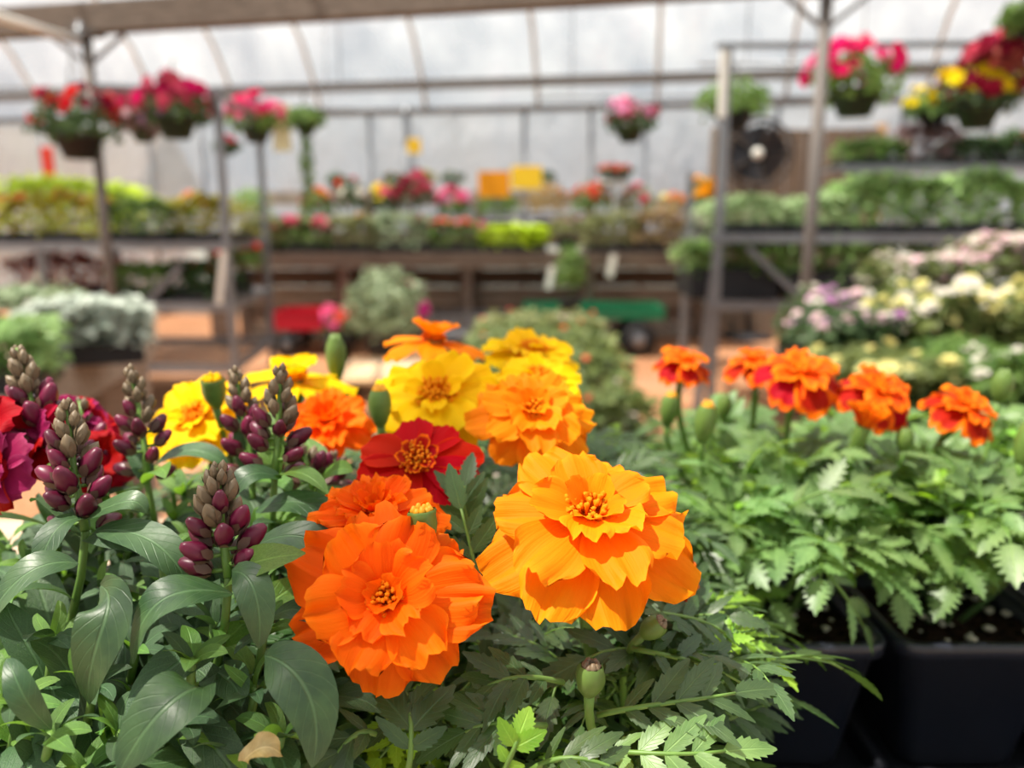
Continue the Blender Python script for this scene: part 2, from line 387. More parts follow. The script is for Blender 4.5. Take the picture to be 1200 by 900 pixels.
# exhaust fan in a wooden panel at the right end of the back wall
c0 = at(888, 180, 8.75); uF = c0.dot(U_); vF = c0.dot(V_)
pn = thing('fan_panel', gh(uF+.35, vF, 0), 'dark brown wooden board partition behind the round fan', 'panel')
for i in range(9):
    u = uF-.32+i*.19
    mb = MB(); mb.bar(gh(u, vF+.34+.006*(i % 2), 0), gh(u, vF+.34+.006*(i % 2), 2.25), .182, .03, up=V_); wput('board', mb, MAT['panel_wood'], pn, bev=.004)
mb = MB(); mb.bar(gh(uF-.42, vF+.38, .06), gh(uF-.42, vF+.38, 2.3), .08); wput('upright', mb, MAT['grey_wood'], pn)
mb = MB(); mb.bar(gh(uF+1.32, vF+.38, .06), gh(uF+1.32, vF+.38, 2.3), .08); wput('upright', mb, MAT['tan_wood'], pn)
fn = thing('circulation_fan', c0, 'round dark circulation fan on a stand in front of the brown boards', 'fan')
ax = (CAM-c0); ax.z = 0; ax.normalize()
def fanm(mb_, name, mat, par=fn): return wput(name, mb_, mat, par, True)
mb = MB(); mb.lathe(c0, [(.34,-.09),(.36,-.09),(.37,0),(.36,.09),(.34,.09),(.34,-.09)], 28, ax); fanm(mb, 'housing', MAT['fan_dark'])
mb = MB(); mb.lathe(c0, [(.001,.10),(.05,.09),(.06,.03),(.06,-.04),(.001,-.05)], 14, ax); fanm(mb, 'hub', MAT['white_steel'])
q = Vector((0,0,1)).rotation_difference(ax)
for k in range(5):
    a0 = k*2*PI/5+.3
    mb = MB(); P = []
    for r, wd, zz in ((.05,.55,.02),(.2,.60,.05),(.33,.58,.04)):
        for s in (-1, 1): P.append(c0+q @ Vector((r*math.cos(a0+s*wd), r*math.sin(a0+s*wd), s*zz)))
    mb.add(P, [(0,1,3,2),(2,3,5,4)]); fanm(mb, 'blade', MAT['fan_dark'])
for r in (.12, .2, .28):
    mb = MB(); mb.tube([c0+q @ Vector((r*math.cos(a), r*math.sin(a), .095)) for a in [i*2*PI/28 for i in range(29)]], .0035, 4); fanm(mb, 'guard_ring', MAT['fan_dark'])
mb = MB()
mb.tube([c0-Vector((0,0,.36)), Vector((c0.x, c0.y, .04))], .025, 8); mb.lathe((c0.x,c0.y,.0), [(.28,0),(.28,.03),(.05,.06)], 20); fanm(mb, 'stand', MAT['fan_dark'])

# the yard beyond the open left end: a low shed
sp = at(-40, 178, 15.0)
sh = thing('garden_shed', (sp.x, sp.y, -.06), 'brown roofed shed seen outside beyond the left end of the greenhouse', 'shed')
mb = MB(); mb.box((sp.x, sp.y+1, 1.0), (6, 2.4, 2.1)); wput('wall', mb, MAT['panel_wood'], sh)
mb = MB(); P = [(sp.x-3.3,sp.y-.5,2.0),(sp.x+3.3,sp.y-.5,2.0),(sp.x+3.3,sp.y+1,3.1),(sp.x-3.3,sp.y+1,3.1),(sp.x+3.3,sp.y+2.5,2.0),(sp.x-3.3,sp.y+2.5,2.0)]
mb.add(P, [(0,1,2,3),(3,2,4,5),(1,4,2),(0,3,5)]); wput('roof', mb, MAT['brown_wood'], sh)
for dx in (-.6, .9, 2.3):
    mb = MB(); mb.box((sp.x+dx, sp.y-.21, 1.35), (.62, .04, .8)); f_ = wput('window', mb, MAT['tag_white'], sh)
    f_['org'] = tuple(sh['org'])
rp = at(56, 190, 11.2)
dr = thing('signpost', (rp.x, rp.y, -.06), 'slim post with an orange red panel standing in the yard at far left', 'sign')
mb = MB(); mb.tube([(rp.x, rp.y+.03, -.06), (rp.x, rp.y+.03, 2.3)], .02, 8); wput('post', mb, MAT['galv'], dr, True)
mb = MB(); mb.box((rp.x, rp.y, rp.z), (.16, .02, .40)); wput('panel', mb, MAT['b_coral'], dr, bev=.003)

# ------------------------------------------------------------------ background plants
def foliage_mesh(name, mat, shape, n, ls, rng):
    """shape(rng)->(pos, outward normal) ; n leaves of length ls, each a folded diamond"""
    mb = MB()
    for _ in range(n):
        p, nn = shape(rng)
        d = Vector((rng.gauss(0,1), rng.gauss(0,1), rng.gauss(0,.6))); nn = (nn+Vector((rng.gauss(0,.45), rng.gauss(0,.45), rng.gauss(0,.3)))).normalized()
        d = (d-nn*d.dot(nn)).normalized(); x = d.cross(nn); L = ls*rng.uniform(.6,1.25); W = L*rng.uniform(.28,.42)
        mb.add([p, p+d*L*.45-x*W+nn*W*.35, p+d*L-nn*L*.12, p+d*L*.45+x*W+nn*W*.35, p+d*L*.5], [(0,4,1),(1,4,2),(2,4,3),(3,4,0)], [(.5,0),(0,.5),(.5,1),(1,.5),(.5,.5)])
    return mb
def shape_box(cx, cy, z0, wx, wy, h, rot=0):
    cr, sr = math.cos(rot), math.sin(rot)
    def f(r):
        x = r.uniform(-.5,.5)*wx; y = r.uniform(-.5,.5)*wy
        if r.random() < .5: y = -wy/2+abs(r.gauss(0,.10))*wy
        if r.random() < .12: x = r.choice((-.5,.5))*wx
        z = h*(1-abs(r.gauss(0,.16))) if r.random() < .5 else h*r.uniform(.0,.95)
        z = max(0, z*(1-.2*abs(2*x/wx)**4)+h*.07*math.sin(x*23+cx*9)*math.sin(y*19+cy))
        return Vector((cx+x*cr-y*sr, cy+x*sr+y*cr, z0+z)), Vector((x/wx*.5, -.35 if y < -wy*.3 else 0, 1))
    return f
def shape_ball(c, rx, ry, rz, low=-.35):
    def f(r):
        while True:
            v = Vector((r.gauss(0,1), r.gauss(0,1), r.gauss(0,1))).normalized()
            if v.z > low: break
        k = r.uniform(.62,1.06)
        return Vector((c[0]+v.x*rx*k, c[1]+v.y*ry*k, c[2]+v.z*rz*k)), v
    return f
BL = {}
def blossom(mat, petals=6, r=.5, dome=.3):
    key = (mat, petals)
    if key in BL: return BL[key]
    mb = MB()
    for lay, (rr, zz, lift) in enumerate(((1, 0, .25), (.6, .12, .6))):
        for k in range(petals):
            a = 2*PI*(k+.5*lay)/petals; w_ = PI/petals*1.05
            P = [Vector((0,0,zz*.5)), Vector((math.cos(a-w_)*.5*rr, math.sin(a-w_)*.5*rr, zz+lift*.3)), Vector((math.cos(a)*.62*rr, math.sin(a)*.62*rr, zz+lift*.28-.05)), Vector((math.cos(a+w_)*.5*rr, math.sin(a+w_)*.5*rr, zz+lift*.3))]
            mb.add(P, [(0,1,2),(0,2,3)], [(.5,0),(0,.8),(.5,1),(1,.8)])
    # underside cone
    mb.lathe((0,0,-.18), [(.02,0),(.22,.16),(.3,.26)], 6)
    BL[key] = mb.mesh('blossom', MAT[mat]); return BL[key]
rng = random.Random(11)
def add_blossoms(root, spots, cols, size):
    org = Vector(root['org'])
    for p, nn in spots:
        q = Vector((0,0,1)).rotation_difference((nn+Vector((rng.gauss(0,.3), rng.gauss(0,.3)-.25, rng.gauss(0,.2)))).normalized())
        s = size*rng.uniform(.75,1.25)
        M = Matrix.Translation(p-org) @ q.to_matrix().to_4x4() @ Matrix.Rotation(rng.uniform(0,6),4,'Z') @ Matrix.Scale(s,4)
        put('blossom', blossom(rng.choice(cols)), root, M)
def top_spots(shape, n, zmin, r):
    out = []; k = 0
    while len(out) < n and k < 4000:
        k += 1; p, nn = shape(r)
        if p.z >= zmin: out.append((p+Vector((0,0,.01)), nn))
    return out
def tray_plant(name, label, cat, px, pyb, Y, W, H, D, fmat, flowers=(), nfl=0, fsize=.04, ls=.05, n=320, tray=.05, rot=-A*.6, traymat='tray_plastic', group=None, z=None):
    """tray of plants: pyb is the pixel row of the tray's foot"""
    p = at(px, pyb, Y)
    if z is not None: p.z = z
    H = tray+(H-tray)*1.02; n = int(n*1.7); ls *= 1.15
    th_ = thing(name, p, label, cat, group)
    rm = Matrix.Rotation(rot, 3, 'Z')
    mb = MB(); c = p+Vector((0, D/2, 0)); hw, hd = W/2*.97, D/2*.97
    for s in (-1, 1):
        mb.box(c+rm @ Vector((s*hw,0,tray/2)), (.008, D*.97, tray), rm); mb.box(c+rm @ Vector((0,s*hd,tray/2)), (W*.97, .008, tray), rm)
        mb.box(c+rm @ Vector((0,s*hd,tray-.004)), (W*.99, .02, .008), rm)
    mb.box(c+Vector((0,0,.006)), (W*.97, D*.97, .008), rm); wput('tray', mb, MAT[traymat], th_)
    mb = MB(); mb.box(c+Vector((0,0,tray*.45)), (W*.95, D*.95, tray*.7), rm); wput('soil', mb, MAT['soil'], th_)
    sh_ = shape_box(c.x, c.y, p.z+tray*.8, W, D, H-tray*.8, rot)
    stuff(wput('foliage', foliage_mesh('f', None, sh_, n, ls, rng), MAT[fmat], th_))
    if nfl: add_blossoms(th_, top_spots(sh_, nfl, p.z+H*.72, rng), flowers, fsize)
    return th_
def pot_plant(name, label, cat, px, pyb, Y, W, H, fmat, flowers=(), nfl=0, fsize=.05, ls=.05, n=240, potmat='basket_black', potr=None, poth=None, group=None, z=None, low=-.35, fz=.5):
    p = at(px, pyb, Y)
    if z is not None: p.z = z
    th_ = thing(name, p, label, cat, group)
    pr = potr or W*.3; ph = poth or min(pr*1.5, H*.45)
    mb = MB(); mb.lathe(p, [(.001,0),(pr*.75,0),(pr*.97,ph*.9),(pr*1.05,ph*.9),(pr*1.05,ph),(pr*.93,ph),(pr*.9,ph*.9)], 16); wput('pot', mb, MAT[potmat], th_, True)
    mb = MB(); mb.lathe(p+Vector((0,0,ph*.86)), [(pr*.94,0),(pr*.5,.006),(.001,.01)], 14); wput('soil', mb, MAT['soil'], th_, True)
    cz = ph*.8+(H-ph*.8)*.5; sh_ = shape_ball(p+Vector((0,0,cz)), W/2, W/2*.9, (H-ph*.8)*.56, low)
    mb = foliage_mesh('f', None, sh_, n, ls, rng)
    mb.tube([p+Vector((0,0,ph*.8)), p+Vector((0,0,cz))], .006, 5); stuff(wput('foliage', mb, MAT[fmat], th_))
    if nfl: add_blossoms(th_, top_spots(sh_, nfl, p.z+cz+(H*.1 if fz > .4 else -H*.3), rng), flowers, fsize)
    return th_
def basket(label, px, py, Y, W, fmat, flowers, nfl, fsize=.05, hang=None, potw=None, potmat='basket_green', up=.12, ls=.06, n=260, drop=None, fup=.0):
    """hanging basket: px,py the rim centre; hang = world z of hook"""
    p = at(px, py, Y); pr = potw or W*.28
    th_ = thing('hanging_basket', p, label, 'hanging basket')
    mb = MB(); mb.lathe(p, [(.001,-pr*.95),(pr*.62,-pr*.95),(pr*.95,-.02),(pr*1.04,-.02),(pr*1.04,.012),(pr*.92,.012),(pr*.88,-.03)], 18); wput('pot', mb, MAT[potmat], th_, True)
    mb = MB(); mb.lathe(p-Vector((0,0,.02)), [(pr*.9,0),(.001,.012)], 14); wput('soil', mb, MAT['soil'], th_, True)
    hz = hang or 2.25; hook = Vector((p.x, p.y, hz))
    for k in range(3):
        a = 2*PI*k/3+.5; mb = MB(); mb.tube([p+Vector((math.cos(a)*pr*.98, math.sin(a)*pr*.98, .0)), p+Vector((0,0,min(.42, hz-p.z-.03)))], .0035, 5); wput('hanger_wire', mb, MAT['wire'], th_)
    mb = MB(); mb.tube([p+Vector((0,0,min(.42, hz-p.z-.03))), hook-Vector((0,0,.02)), hook+Vector((.012,0,.012)), hook+Vector((.024,0,-.004))], .004, 5); wput('hook', mb, MAT['wire'], th_)
    sh_ = shape_ball(p+Vector((0,0,W*up)), W/2, W/2, W*.34, -.55)
    mb = foliage_mesh('f', None, sh_, n, ls, rng)
    if drop:
        sd_ = shape_ball(p+Vector((0,-.02,-drop*.5)), W*.16, W*.16, drop*.6, -1)
        m2 = foliage_mesh('f', None, sd_, n//2, ls, rng)
        mb.tube([p, p-Vector((0,0,drop))], .006, 5)
        mb.add(m2.v, m2.f)
    stuff(wput('foliage', mb, MAT[fmat], th_))
    if nfl:
        s2 = shape_ball(p+Vector((0,0,W*(up+.02+fup))), W/2*1.06, W/2*1.06, W*.38, -.15)
        add_blossoms(th_, [s2(rng) for _ in range(nfl)], flowers, fsize)
    return th_

# ------------------------------------------------------------------ racks
def bx(name, a, b, w_, mat, root, h_=None):
    mb = MB(); mb.bar(a, b, w_, h_ or w_); return wput(name, mb, MAT[mat], root)
# left rack
LF = [at(-60, 287, 5.0), at(266, 287, 5.0)]
xl, xr = -4.1, LF[1].x; sk = -.14
def lr(x, d, z): return Vector((x+sk*d/1.25, 5.0-.02*(x-xr)+d, z))
rk = thing('plant_rack', lr((xl+xr)/2, .5, 0), 'grey steel three tier plant rack at left holding coleus trays', 'rack')
T1, T2, T3 = 1.10, .725, .33
for d in (0, 1.25):
    for x in (xl, (xl+xr)/2, xr):
        top = T1+.0 if d else 2.02
        bx('post', lr(x, d, 0), lr(x, d, 2.02 if (d == 0 and x == xr) or (d and x == xr) else T1), .042, 'galv', rk)
for z, nm in ((T1, 'top_shelf'), (T2, 'middle_shelf'), (T3, 'bottom_shelf')):
    mb = MB()
    for d in (0, 1.25): mb.bar(lr(xl-.05, d-.02 if d == 0 else d+.02, z), lr(xr+.03, d-.02 if d == 0 else d+.02, z), .03, .05)
    for x in (xl, (xl+xr)/2, xr): mb.bar(lr(x, 0, z), lr(x, 1.25, z), .03, .05)
    wput(nm, mb, MAT['galv'], rk)
    mb = MB()
    for i in range(11): mb.bar(lr(xl, .06+i*.113, z+.022), lr(xr, .06+i*.113, z+.022), .05, .006)
    wput('shelf_grille', mb, MAT['fan_dark'] if z == T3 else MAT['galv'], rk)
bx('brace', lr(xr-.02, -.01, T1-.02), lr(xr-.07, -.03, T2+.02), .04, 'white_steel', rk)
bx('brace', lr(xr-.30, .02, T1-.12), lr(xr-.66, .02, T2-.1), .035, 'galv', rk)
bx('hanging_bar', lr(xr, 0, 2.0), lr(xr-.85, -.1, 2.03), .03, 'galv', rk)
bx('hanging_bar', lr(xr, 0, 2.0), lr(xr, 1.25, 2.0), .03, 'galv', rk)
zt = T1+.03
tray_plant('plant_tray', 'black tray of yellow green plants with orange tops, at the left edge of top shelf', 'plant tray', -40, 283, 5.06, .62, .27, .5, 'f_yellowgreen', ['b_orange','b_coral'], 10, .04, z=zt)
tray_plant('plant_tray', 'black tray of golden coleus with orange red tops, left of the steel post', 'plant tray', 68, 283, 5.06, .60, .29, .5, 'f_yellowgreen', ['b_orange','b_coral'], 16, .05, z=zt)
tray_plant('plant_tray', 'black tray of deep green coleus, just right of the left steel post', 'plant tray', 165, 283, 5.06, .42, .25, .5, 'f_green', ['b_yellow'], 4, .03, z=zt)
tray_plant('plant_tray', 'black tray of green plants with yellow orange tips at rack corner', 'plant tray', 232, 283, 5.06, .40, .27, .5, 'f_yellowgreen', ['b_gold','b_orange','b_yellow'], 12, .04, z=zt)
tray_plant('plant_tray', 'back tray of bright lime foliage behind the golden coleus', 'plant tray', 60, 262, 5.72, .80, .42, .4, 'f_lime', n=460, ls=.06, z=zt)
tray_plant('plant_tray', 'small back tray of bright lime foliage right of the steel post', 'plant tray', 141, 262, 5.72, .24, .36, .4, 'f_lime', n=200, ls=.06, z=zt)
zt = T2+.03
tray_plant('plant_tray', 'black tray of dark red leaved plants under the coleus shelf', 'plant tray', 70, 340, 5.4, .7, .27, .5, 'f_redleaf', z=zt)
tray_plant('plant_tray', 'black tray of bright green seedlings on middle shelf of left rack', 'plant tray', 168, 352, 5.08, .36, .22, .6, 'f_green', z=zt)
tray_plant('plant_tray', 'tray of mixed red and green plants on middle shelf by the white brace', 'plant tray', 226, 352, 5.08, .26, .24, .6, 'f_dark', ['b_red','b_palepink'], 8, .04, z=zt)
pot_plant('potted_geranium', 'bright red geranium at the rear corner of the left rack', 'potted plant', 284, 348, 5.75, .32, .36, 'f_green', ['b_red','b_rose','b_coral'], 16, .07, z=zt)

# right rack
xl2, xr2 = at(842, 275, 4.4).x, 3.6; sk2 = .16
def rr(x, d, z): return Vector((x+sk2*d/1.5, 4.4-.03*(x-xl2)+d, z))
rk2 = thing('plant_rack', rr((xl2+xr2)/2, .7, 0), 'grey steel rack at right holding trays of green seedlings', 'rack')
S1, S2, S3 = 1.155, .79, 1.60
for d in (0, 1.5):
    for x in (xl2, 2.3, xr2):
        bx('post', rr(x, d, 0), rr(x, d, 2.14 if (d == 0 and x == xl2) else (S3 if d else S1)), .045, 'galv', rk2)
bx('post', rr(xl2-.02, -.03, 1.78), rr(xl2-.02, -.03, 2.11), .034, 'white_steel', rk2)
bx('post', rr(xl2-.09, .0, 0), rr(xl2+.0, .0, 1.1), .045, 'galv', rk2)
for z, nm in ((S1, 'top_shelf'), (S2, 'lower_shelf')):
    mb = MB()
    for d in (-.02, 1.52): mb.bar(rr(xl2-.05, d, z), rr(xr2+.03, d, z), .03, .045)
    for x in (xl2, 2.3, xr2): mb.bar(rr(x, 0, z), rr(x, 1.5, z), .03, .045)
    wput(nm, mb, MAT['galv'], rk2)
    mb = MB()
    for i in range(13): mb.bar(rr(xl2, .06+i*.115, z+.02), rr(xr2, .06+i*.115, z+.02), .05, .006)
    wput('shelf_grille', mb, MAT['galv'], rk2)
mb = MB()
for i in range(5): mb.bar(rr(2.05, 1.06+i*.11, S3), rr(xr2+.3, 1.06+i*.11, S3), .09, .02)
mb.bar(rr(2.05, 1.0, S3-.01), rr(xr2+.3, 1.0, S3-.01), .03, .05)
for x in (2.15, 3.5): mb.bar(rr(x, 1.02, S3), rr(x, 1.5, S3-.0), .03, .03)
wput('raised_shelf', mb, MAT['galv'], rk2)
for x in (2.15, 3.5): bx('support', rr(x, 1.02, S1), rr(x, 1.02, S3), .03, 'galv', rk2)
bx('brace', rr(xl2+.16, .0, S1-.05), rr(xl2+.46, .0, S2+.05), .03, 'galv', rk2)
bx('brace', rr(xl2-.02, .75, S2+.1), rr(xl2, 0, S2-.05), .03, 'galv', rk2)
bx('hanging_bar', rr(xl2-.06, 0, 2.14), rr(xr2, 0, 2.14), .026, 'galv', rk2)
zt = S1+.03
tray_plant('seedling_tray', 'black tray of pale green seedlings between the two right posts', 'seedling tray', 884, 270, 4.45, .42, .19, .7, 'f_seed', z=zt, ls=.045, n=360)
tray_plant('seedling_tray', 'black tray of pale green seedlings right of the right steel post', 'seedling tray', 966, 270, 4.43, .30, .19, .7, 'f_seed', z=zt, ls=.045, n=300)
tray_plant('seedling_tray', 'tall bushy green seedling tray left of centre on right rack top', 'seedling tray', 1052, 270, 4.40, .46, .30, .7, 'f_bright', z=zt, ls=.055, n=480)
tray_plant('seedling_tray', 'tall bushy green seedling tray at the right end of rack top', 'seedling tray', 1152, 270, 4.38, .46, .31, .7, 'f_bright', z=zt, ls=.055, n=480)
tray_plant('seedling_tray', 'bushy green seedling tray on rack top cut by the right photo edge', 'seedling tray', 1250, 270, 4.36, .42, .30, .7, 'f_bright', z=zt, ls=.055, n=300)
zt = S2+.03
tray_plant('seedling_tray', 'leafy green tray hanging over the lower shelf left end', 'seedling tray', 868, 350, 4.45, .48, .33, .8, 'f_green', z=zt, tray=.17, ls=.05, n=420)
tray_plant('seedling_tray', 'green leafy tray on the lower shelf beneath the rack rail', 'seedling tray', 975, 350, 4.43, .44, .34, .8, 'f_bright', z=zt, tray=.15, ls=.05, n=420)
tray_plant('seedling_tray', 'yellow green leafy tray on the lower shelf behind white flowers', 'seedling tray', 1085, 350, 4.41, .52, .34, .8, 'f_bright', ['b_cream'], 6, .03, z=zt, tray=.15, ls=.05, n=420)
pot_plant('potted_plant', 'pale green leafy plant poking out at the rear left of right rack', 'potted plant', 806, 330, 5.6, .26, .30, 'f_seed', ['b_white'], 3, .05, z=zt)
zt = S3+.012
tray_plant('seedling_tray', 'low green seedling tray at left of the raised upper shelf', 'seedling tray', 1030, 205, 5.42, .40, .16, .35, 'f_green', z=zt, rot=-.05)
tray_plant('seedling_tray', 'tray of purplish grey lavender plants on the raised shelf', 'seedling tray', 1092, 205, 5.40, .34, .26, .35, 'f_purple', z=zt, rot=-.05)
tray_plant('seedling_tray', 'dark green tray in front of terracotta on the raised shelf', 'seedling tray', 1148, 205, 5.38, .30, .17, .35, 'f_dark', z=zt, rot=-.05)
tray_plant('seedling_tray', 'dark green tray with red flowers at right end of raised shelf', 'seedling tray', 1200, 205, 5.36, .28, .20, .35, 'f_dark', ['b_red','b_coral'], 16, .045, z=zt, rot=-.05)

# ------------------------------------------------------------------ back benches
def wood_bench(label, x0, x1, y0, y1, z, mats=('brown_wood', 'grey_wood'), front=True, legs=3):
    c = Vector(((x0+x1)/2, (y0+y1)/2, 0)); th_ = thing('wooden_bench', c, label, 'bench')
    nb = max(2, int((y1-y0)/.15)); st = (y1-y0)/nb
    for i in range(nb):
        mb = MB(); mb.box((c.x, y0+st*(i+.5), z-.012), ((x1-x0), st*.88, .024)); wput('top_board', mb, MAT[mats[1]], th_)
    for y in ((y0, y1) if front else (y1,)):
        mb = MB(); mb.box((c.x, y+(.02 if y == y0 else -.02)*-1, z-.075), (x1-x0+.04, .035, .15)); wput('apron_board', mb, MAT[mats[0]], th_, bev=.003)
    for i in range(legs):
        for y in (y0+.06, y1-.06):
            x = x0+.08+(x1-x0-.16)*i/(legs-1); mb = MB(); mb.box((x, y, (z-.03)/2), (.09, .09, z-.03)); wput('leg', mb, MAT[mats[0]], th_)
    return th_
wood_bench('long brown wooden bench at the back under the flower pots', -3.0, 2.1, 8.0, 8.75, .96, legs=5)
wood_bench('taller narrow bench behind the back row of flower pots', -3.4, 2.3, 8.85, 9.35, 1.16, legs=5)
th_ = thing('back_board', (0.25, 8.9, 0), 'weathered brown boards closing the space beneath the back bench', 'panel')
for i in range(5):
    mb = MB(); mb.box((-.45, 8.8, .10+.19*i), (5.1, .03, .18)); wput('board', mb, MAT['brown_wood' if i % 2 else 'grey_wood'], th_)
# plants: (label, kind, px, W, H, foliage, flowers, nfl, fsize)
row1 = [
 ('olive green bedding plants at the left end of the back bench', 't', 308, .42, .26, 'f_olive', [], 0, .05),
 ('tray topped with a band of pink flowers on the back bench', 't', 352, .46, .26, 'f_green', ['b_rose','b_pink'], 26, .06),
 ('mixed sage green plants right of the pink flower band', 't', 412, .44, .28, 'f_olive', ['b_gold'], 3, .05),
 ('grey green dusty foliage tray at the middle of the back bench', 't', 470, .48, .30, 'f_grey', ['b_darkred'], 5, .05),
 ('coral and salmon flowered tray left of the lime plants', 't', 533, .50, .24, 'f_green', ['b_coral','b_rose','b_pink'], 22, .06),
 ('low lime green tray beneath the orange sign', 't', 594, .44, .20, 'f_lime', [], 0, .05),
 ('low lime green tray beneath the yellow sign', 't', 628, .20, .20, 'f_lime', [], 0, .05),
 ('pale plant with magenta bloom trailing over the bench front', 'p', 664, .36, .34, 'f_olive', ['b_magenta','b_palepink'], 8, .06),
 ('bushy olive foliage right of the magenta bloom', 't', 716, .46, .30, 'f_olive', [], 0, .05),
 ('mauve tinged bushy foliage near the right end of the back bench', 't', 770, .44, .32, 'f_tan', ['b_palepink'], 5, .04),
 ('white and lilac flowered pot at the right end of the back bench', 'p', 812, .34, .34, 'f_grey', ['b_white','b_lilac','b_rose'], 12, .07)]
for lab, k, px, W, H, fm, fl, nf, fs in row1:
    if k == 't': tray_plant('plant_tray', lab, 'plant tray', px, 290, 8.03, W*1.06, H*1.25, .6, fm, fl, int(nf*1.9), fs*1.25, .06, 300, .08, 0, z=.965)
    else: pot_plant('potted_plant', lab, 'potted plant', px, 290, 8.2, W, H, fm, fl, nf, fs, .06, 240, z=.965)
row2 = [
 ('green leafy pot at the left end of the upper back row', 296, .40, .38, 'f_bright', [], 0, .06),
 ('orange and magenta flowered pot in the upper back row', 372, .36, .34, 'f_green', ['b_magenta','b_orange','b_orange'], 9, .08),
 ('dark foliage pot with red spikes behind the grey green tray', 412, .32, .46, 'f_dark', ['b_red','b_white'], 8, .07),
 ('yellow flowered pot between the dark red flowers', 452, .32, .42, 'f_dark', ['b_yellow','b_rose'], 12, .07),
 ('tall rose red flowered pot in the upper back row', 488, .38, .52, 'f_dark', ['b_rose','b_darkred','b_rose'], 20, .09),
 ('light pink hydrangea like pot left of the orange sign', 532, .34, .36, 'f_green', ['b_lightpink','b_pink'], 24, .08),
 ('plain green pot below the orange sign in the upper row', 583, .44, .36, 'f_green', [], 0, .06),
 ('reddish brown foliage pot right of the signs', 640, .42, .42, 'f_tan', ['b_gold'], 3, .06),
 ('dark green pot topped with coral red flowers by the wall', 695, .46, .42, 'f_green', ['b_coral','b_red'], 18, .06),
 ('olive green pot with one rose bloom on top', 745, .42, .40, 'f_olive', ['b_rose'], 3, .1),
 ('straw coloured foliage pot beside the golden flowers', 786, .34, .34, 'f_tan', ['b_cream','b_orange'], 8, .05),
 ('golden yellow marigold pot in front of the fan stand', 822, .30, .46, 'f_green', ['b_gold'], 18, .08)]
for lab, px, W, H, fm, fl, nf, fs in row2:
    pot_plant('potted_plant', lab, 'potted plant', px, 262, 9.1, W*1.12, H*1.2, fm, fl, int(nf*1.6), fs*1.3, .06, 260, z=1.165, potr=W*.36, poth=.12)
# row on a high rail by the wall
hr = wood_bench('high narrow shelf against the plastic wall', -3.1, 1.0, 9.62, 9.85, 1.62, ('grey_wood','grey_wood'), legs=4)
for lab, px, W, H, fm, fl, nf in (('small dark green pot on the high shelf at left', 394, .24, .20, 'f_dark', [], 0), ('small pot with mixed orange blooms on the high shelf', 462, .26, .20, 'f_dark', ['b_orange'], 4),
      ('yellow green spiky pot on the high shelf left of the orange sign', 497, .28, .24, 'f_yellowgreen', [], 0), ('round dark green pot on the high shelf by the orange sign', 530, .30, .22, 'f_dark', [], 0), ('green pot half hidden behind the yellow sign', 640, .2, .22, 'f_dark', [], 0)):
    pot_plant('potted_plant', lab, 'potted plant', px, 220, 9.72, W, H, fm, fl, nf, .05, .05, 150, z=1.625, potr=.08, poth=.09)
pot_plant('potted_plant', 'small dish of red flowers standing by itself near the wall', 'potted plant', 720, 232, 9.0, .40, .15, 'f_dark', ['b_coral','b_red'], 26, .07, potr=.16, poth=.05, z=at(720, 212, 9.0).z)
p = at(720, 212, 9.0)
th_ = thing('plant_stand', (p.x, p.y, 1.16), 'thin pale stand holding the dish of red flowers', 'stand')
mb = MB(); mb.tube([(p.x, p.y, 1.162), (p.x, p.y, p.z-.02)], .018, 8); wput('stem', mb, MAT['white_steel'], th_, True)
mb = MB(); mb.lathe((p.x, p.y, p.z-.025), [(.001,0),(.15,0),(.16,.022),(.001,.022)], 16); wput('plate', mb, MAT['white_steel'], th_, True)
# big leafy shrub on the floor in front of the back bench
pot_plant('potted_shrub', 'large grey green leafy shrub with magenta blooms on the floor before the back bench', 'shrub', 455, 392, 7.0, .74, .82, 'f_grey', ['b_magenta','b_magenta'], 3, .13, ls=.09, n=560, potr=.2, poth=.2, z=0.0, low=-.6, fz=.2)
pot_plant('potted_geranium', 'pink and purple flowered pot on the floor beside the red wagon', 'potted plant', 398, 392, 7.1, .30, .48, 'f_dark', ['b_coral','b_magenta','b_pink'], 9, .11, z=0.0, potr=.12, poth=.2)
pot_plant('trailing_plant', 'light green trailing plant hanging down the bench front near white tags', 'potted plant', 668, 345, 7.2, .26, .62, 'f_green', [], 0, z=.42, potr=.1, poth=.15, ls=.06)
p = at(668, 345, 7.2)
th_ = thing('crate', (p.x, p.y, 0), 'upturned dark crate carrying the trailing plant', 'crate')
for i in range(4):
    mb = MB(); mb.box((p.x, p.y-.18, .05+i*.1), (.4, .015, .08)); wput('slat', mb, MAT['brown_wood'], th_)
mb = MB(); mb.box((p.x, p.y, .41), (.4, .36, .018)); wput('top', mb, MAT['brown_wood'], th_)
for s in (-1, 1):
    mb = MB(); mb.box((p.x+s*.19, p.y, .2), (.02, .34, .4)); wput('side', mb, MAT['brown_wood'], th_)
# signs
def sign(label, px, py, Y, w_, h_, mat, foot):
    p = at(px, py, Y); th_ = thing('sign', (p.x, p.y, foot), label, 'sign')
    mb = MB(); mb.box(p, (w_, .006, h_)); wput('card', mb, MAT[mat], th_, bev=.002)
    mb = MB(); mb.box(p+Vector((0,.006,0)), (w_*1.0, .006, h_*.12)); wput('backing_strip', mb, MAT['grey_wood'], th_)
    mb = MB(); mb.tube([(p.x, p.y+.012, foot), (p.x, p.y+.012, p.z+h_*.3)], .008, 6); wput('stake', mb, MAT['galv'], th_)
sign('orange square price card standing above the back bench', 579, 216, 8.78, .34, .27, 'card_orange', .96)
sign('yellow square price card right of the orange one', 617, 208, 8.78, .33, .24, 'card_yellow', .96)
sign('small yellow sticky card high on the plastic wall', 485, 171, 9.6, .16, .17, 'card_yellow', 1.62)
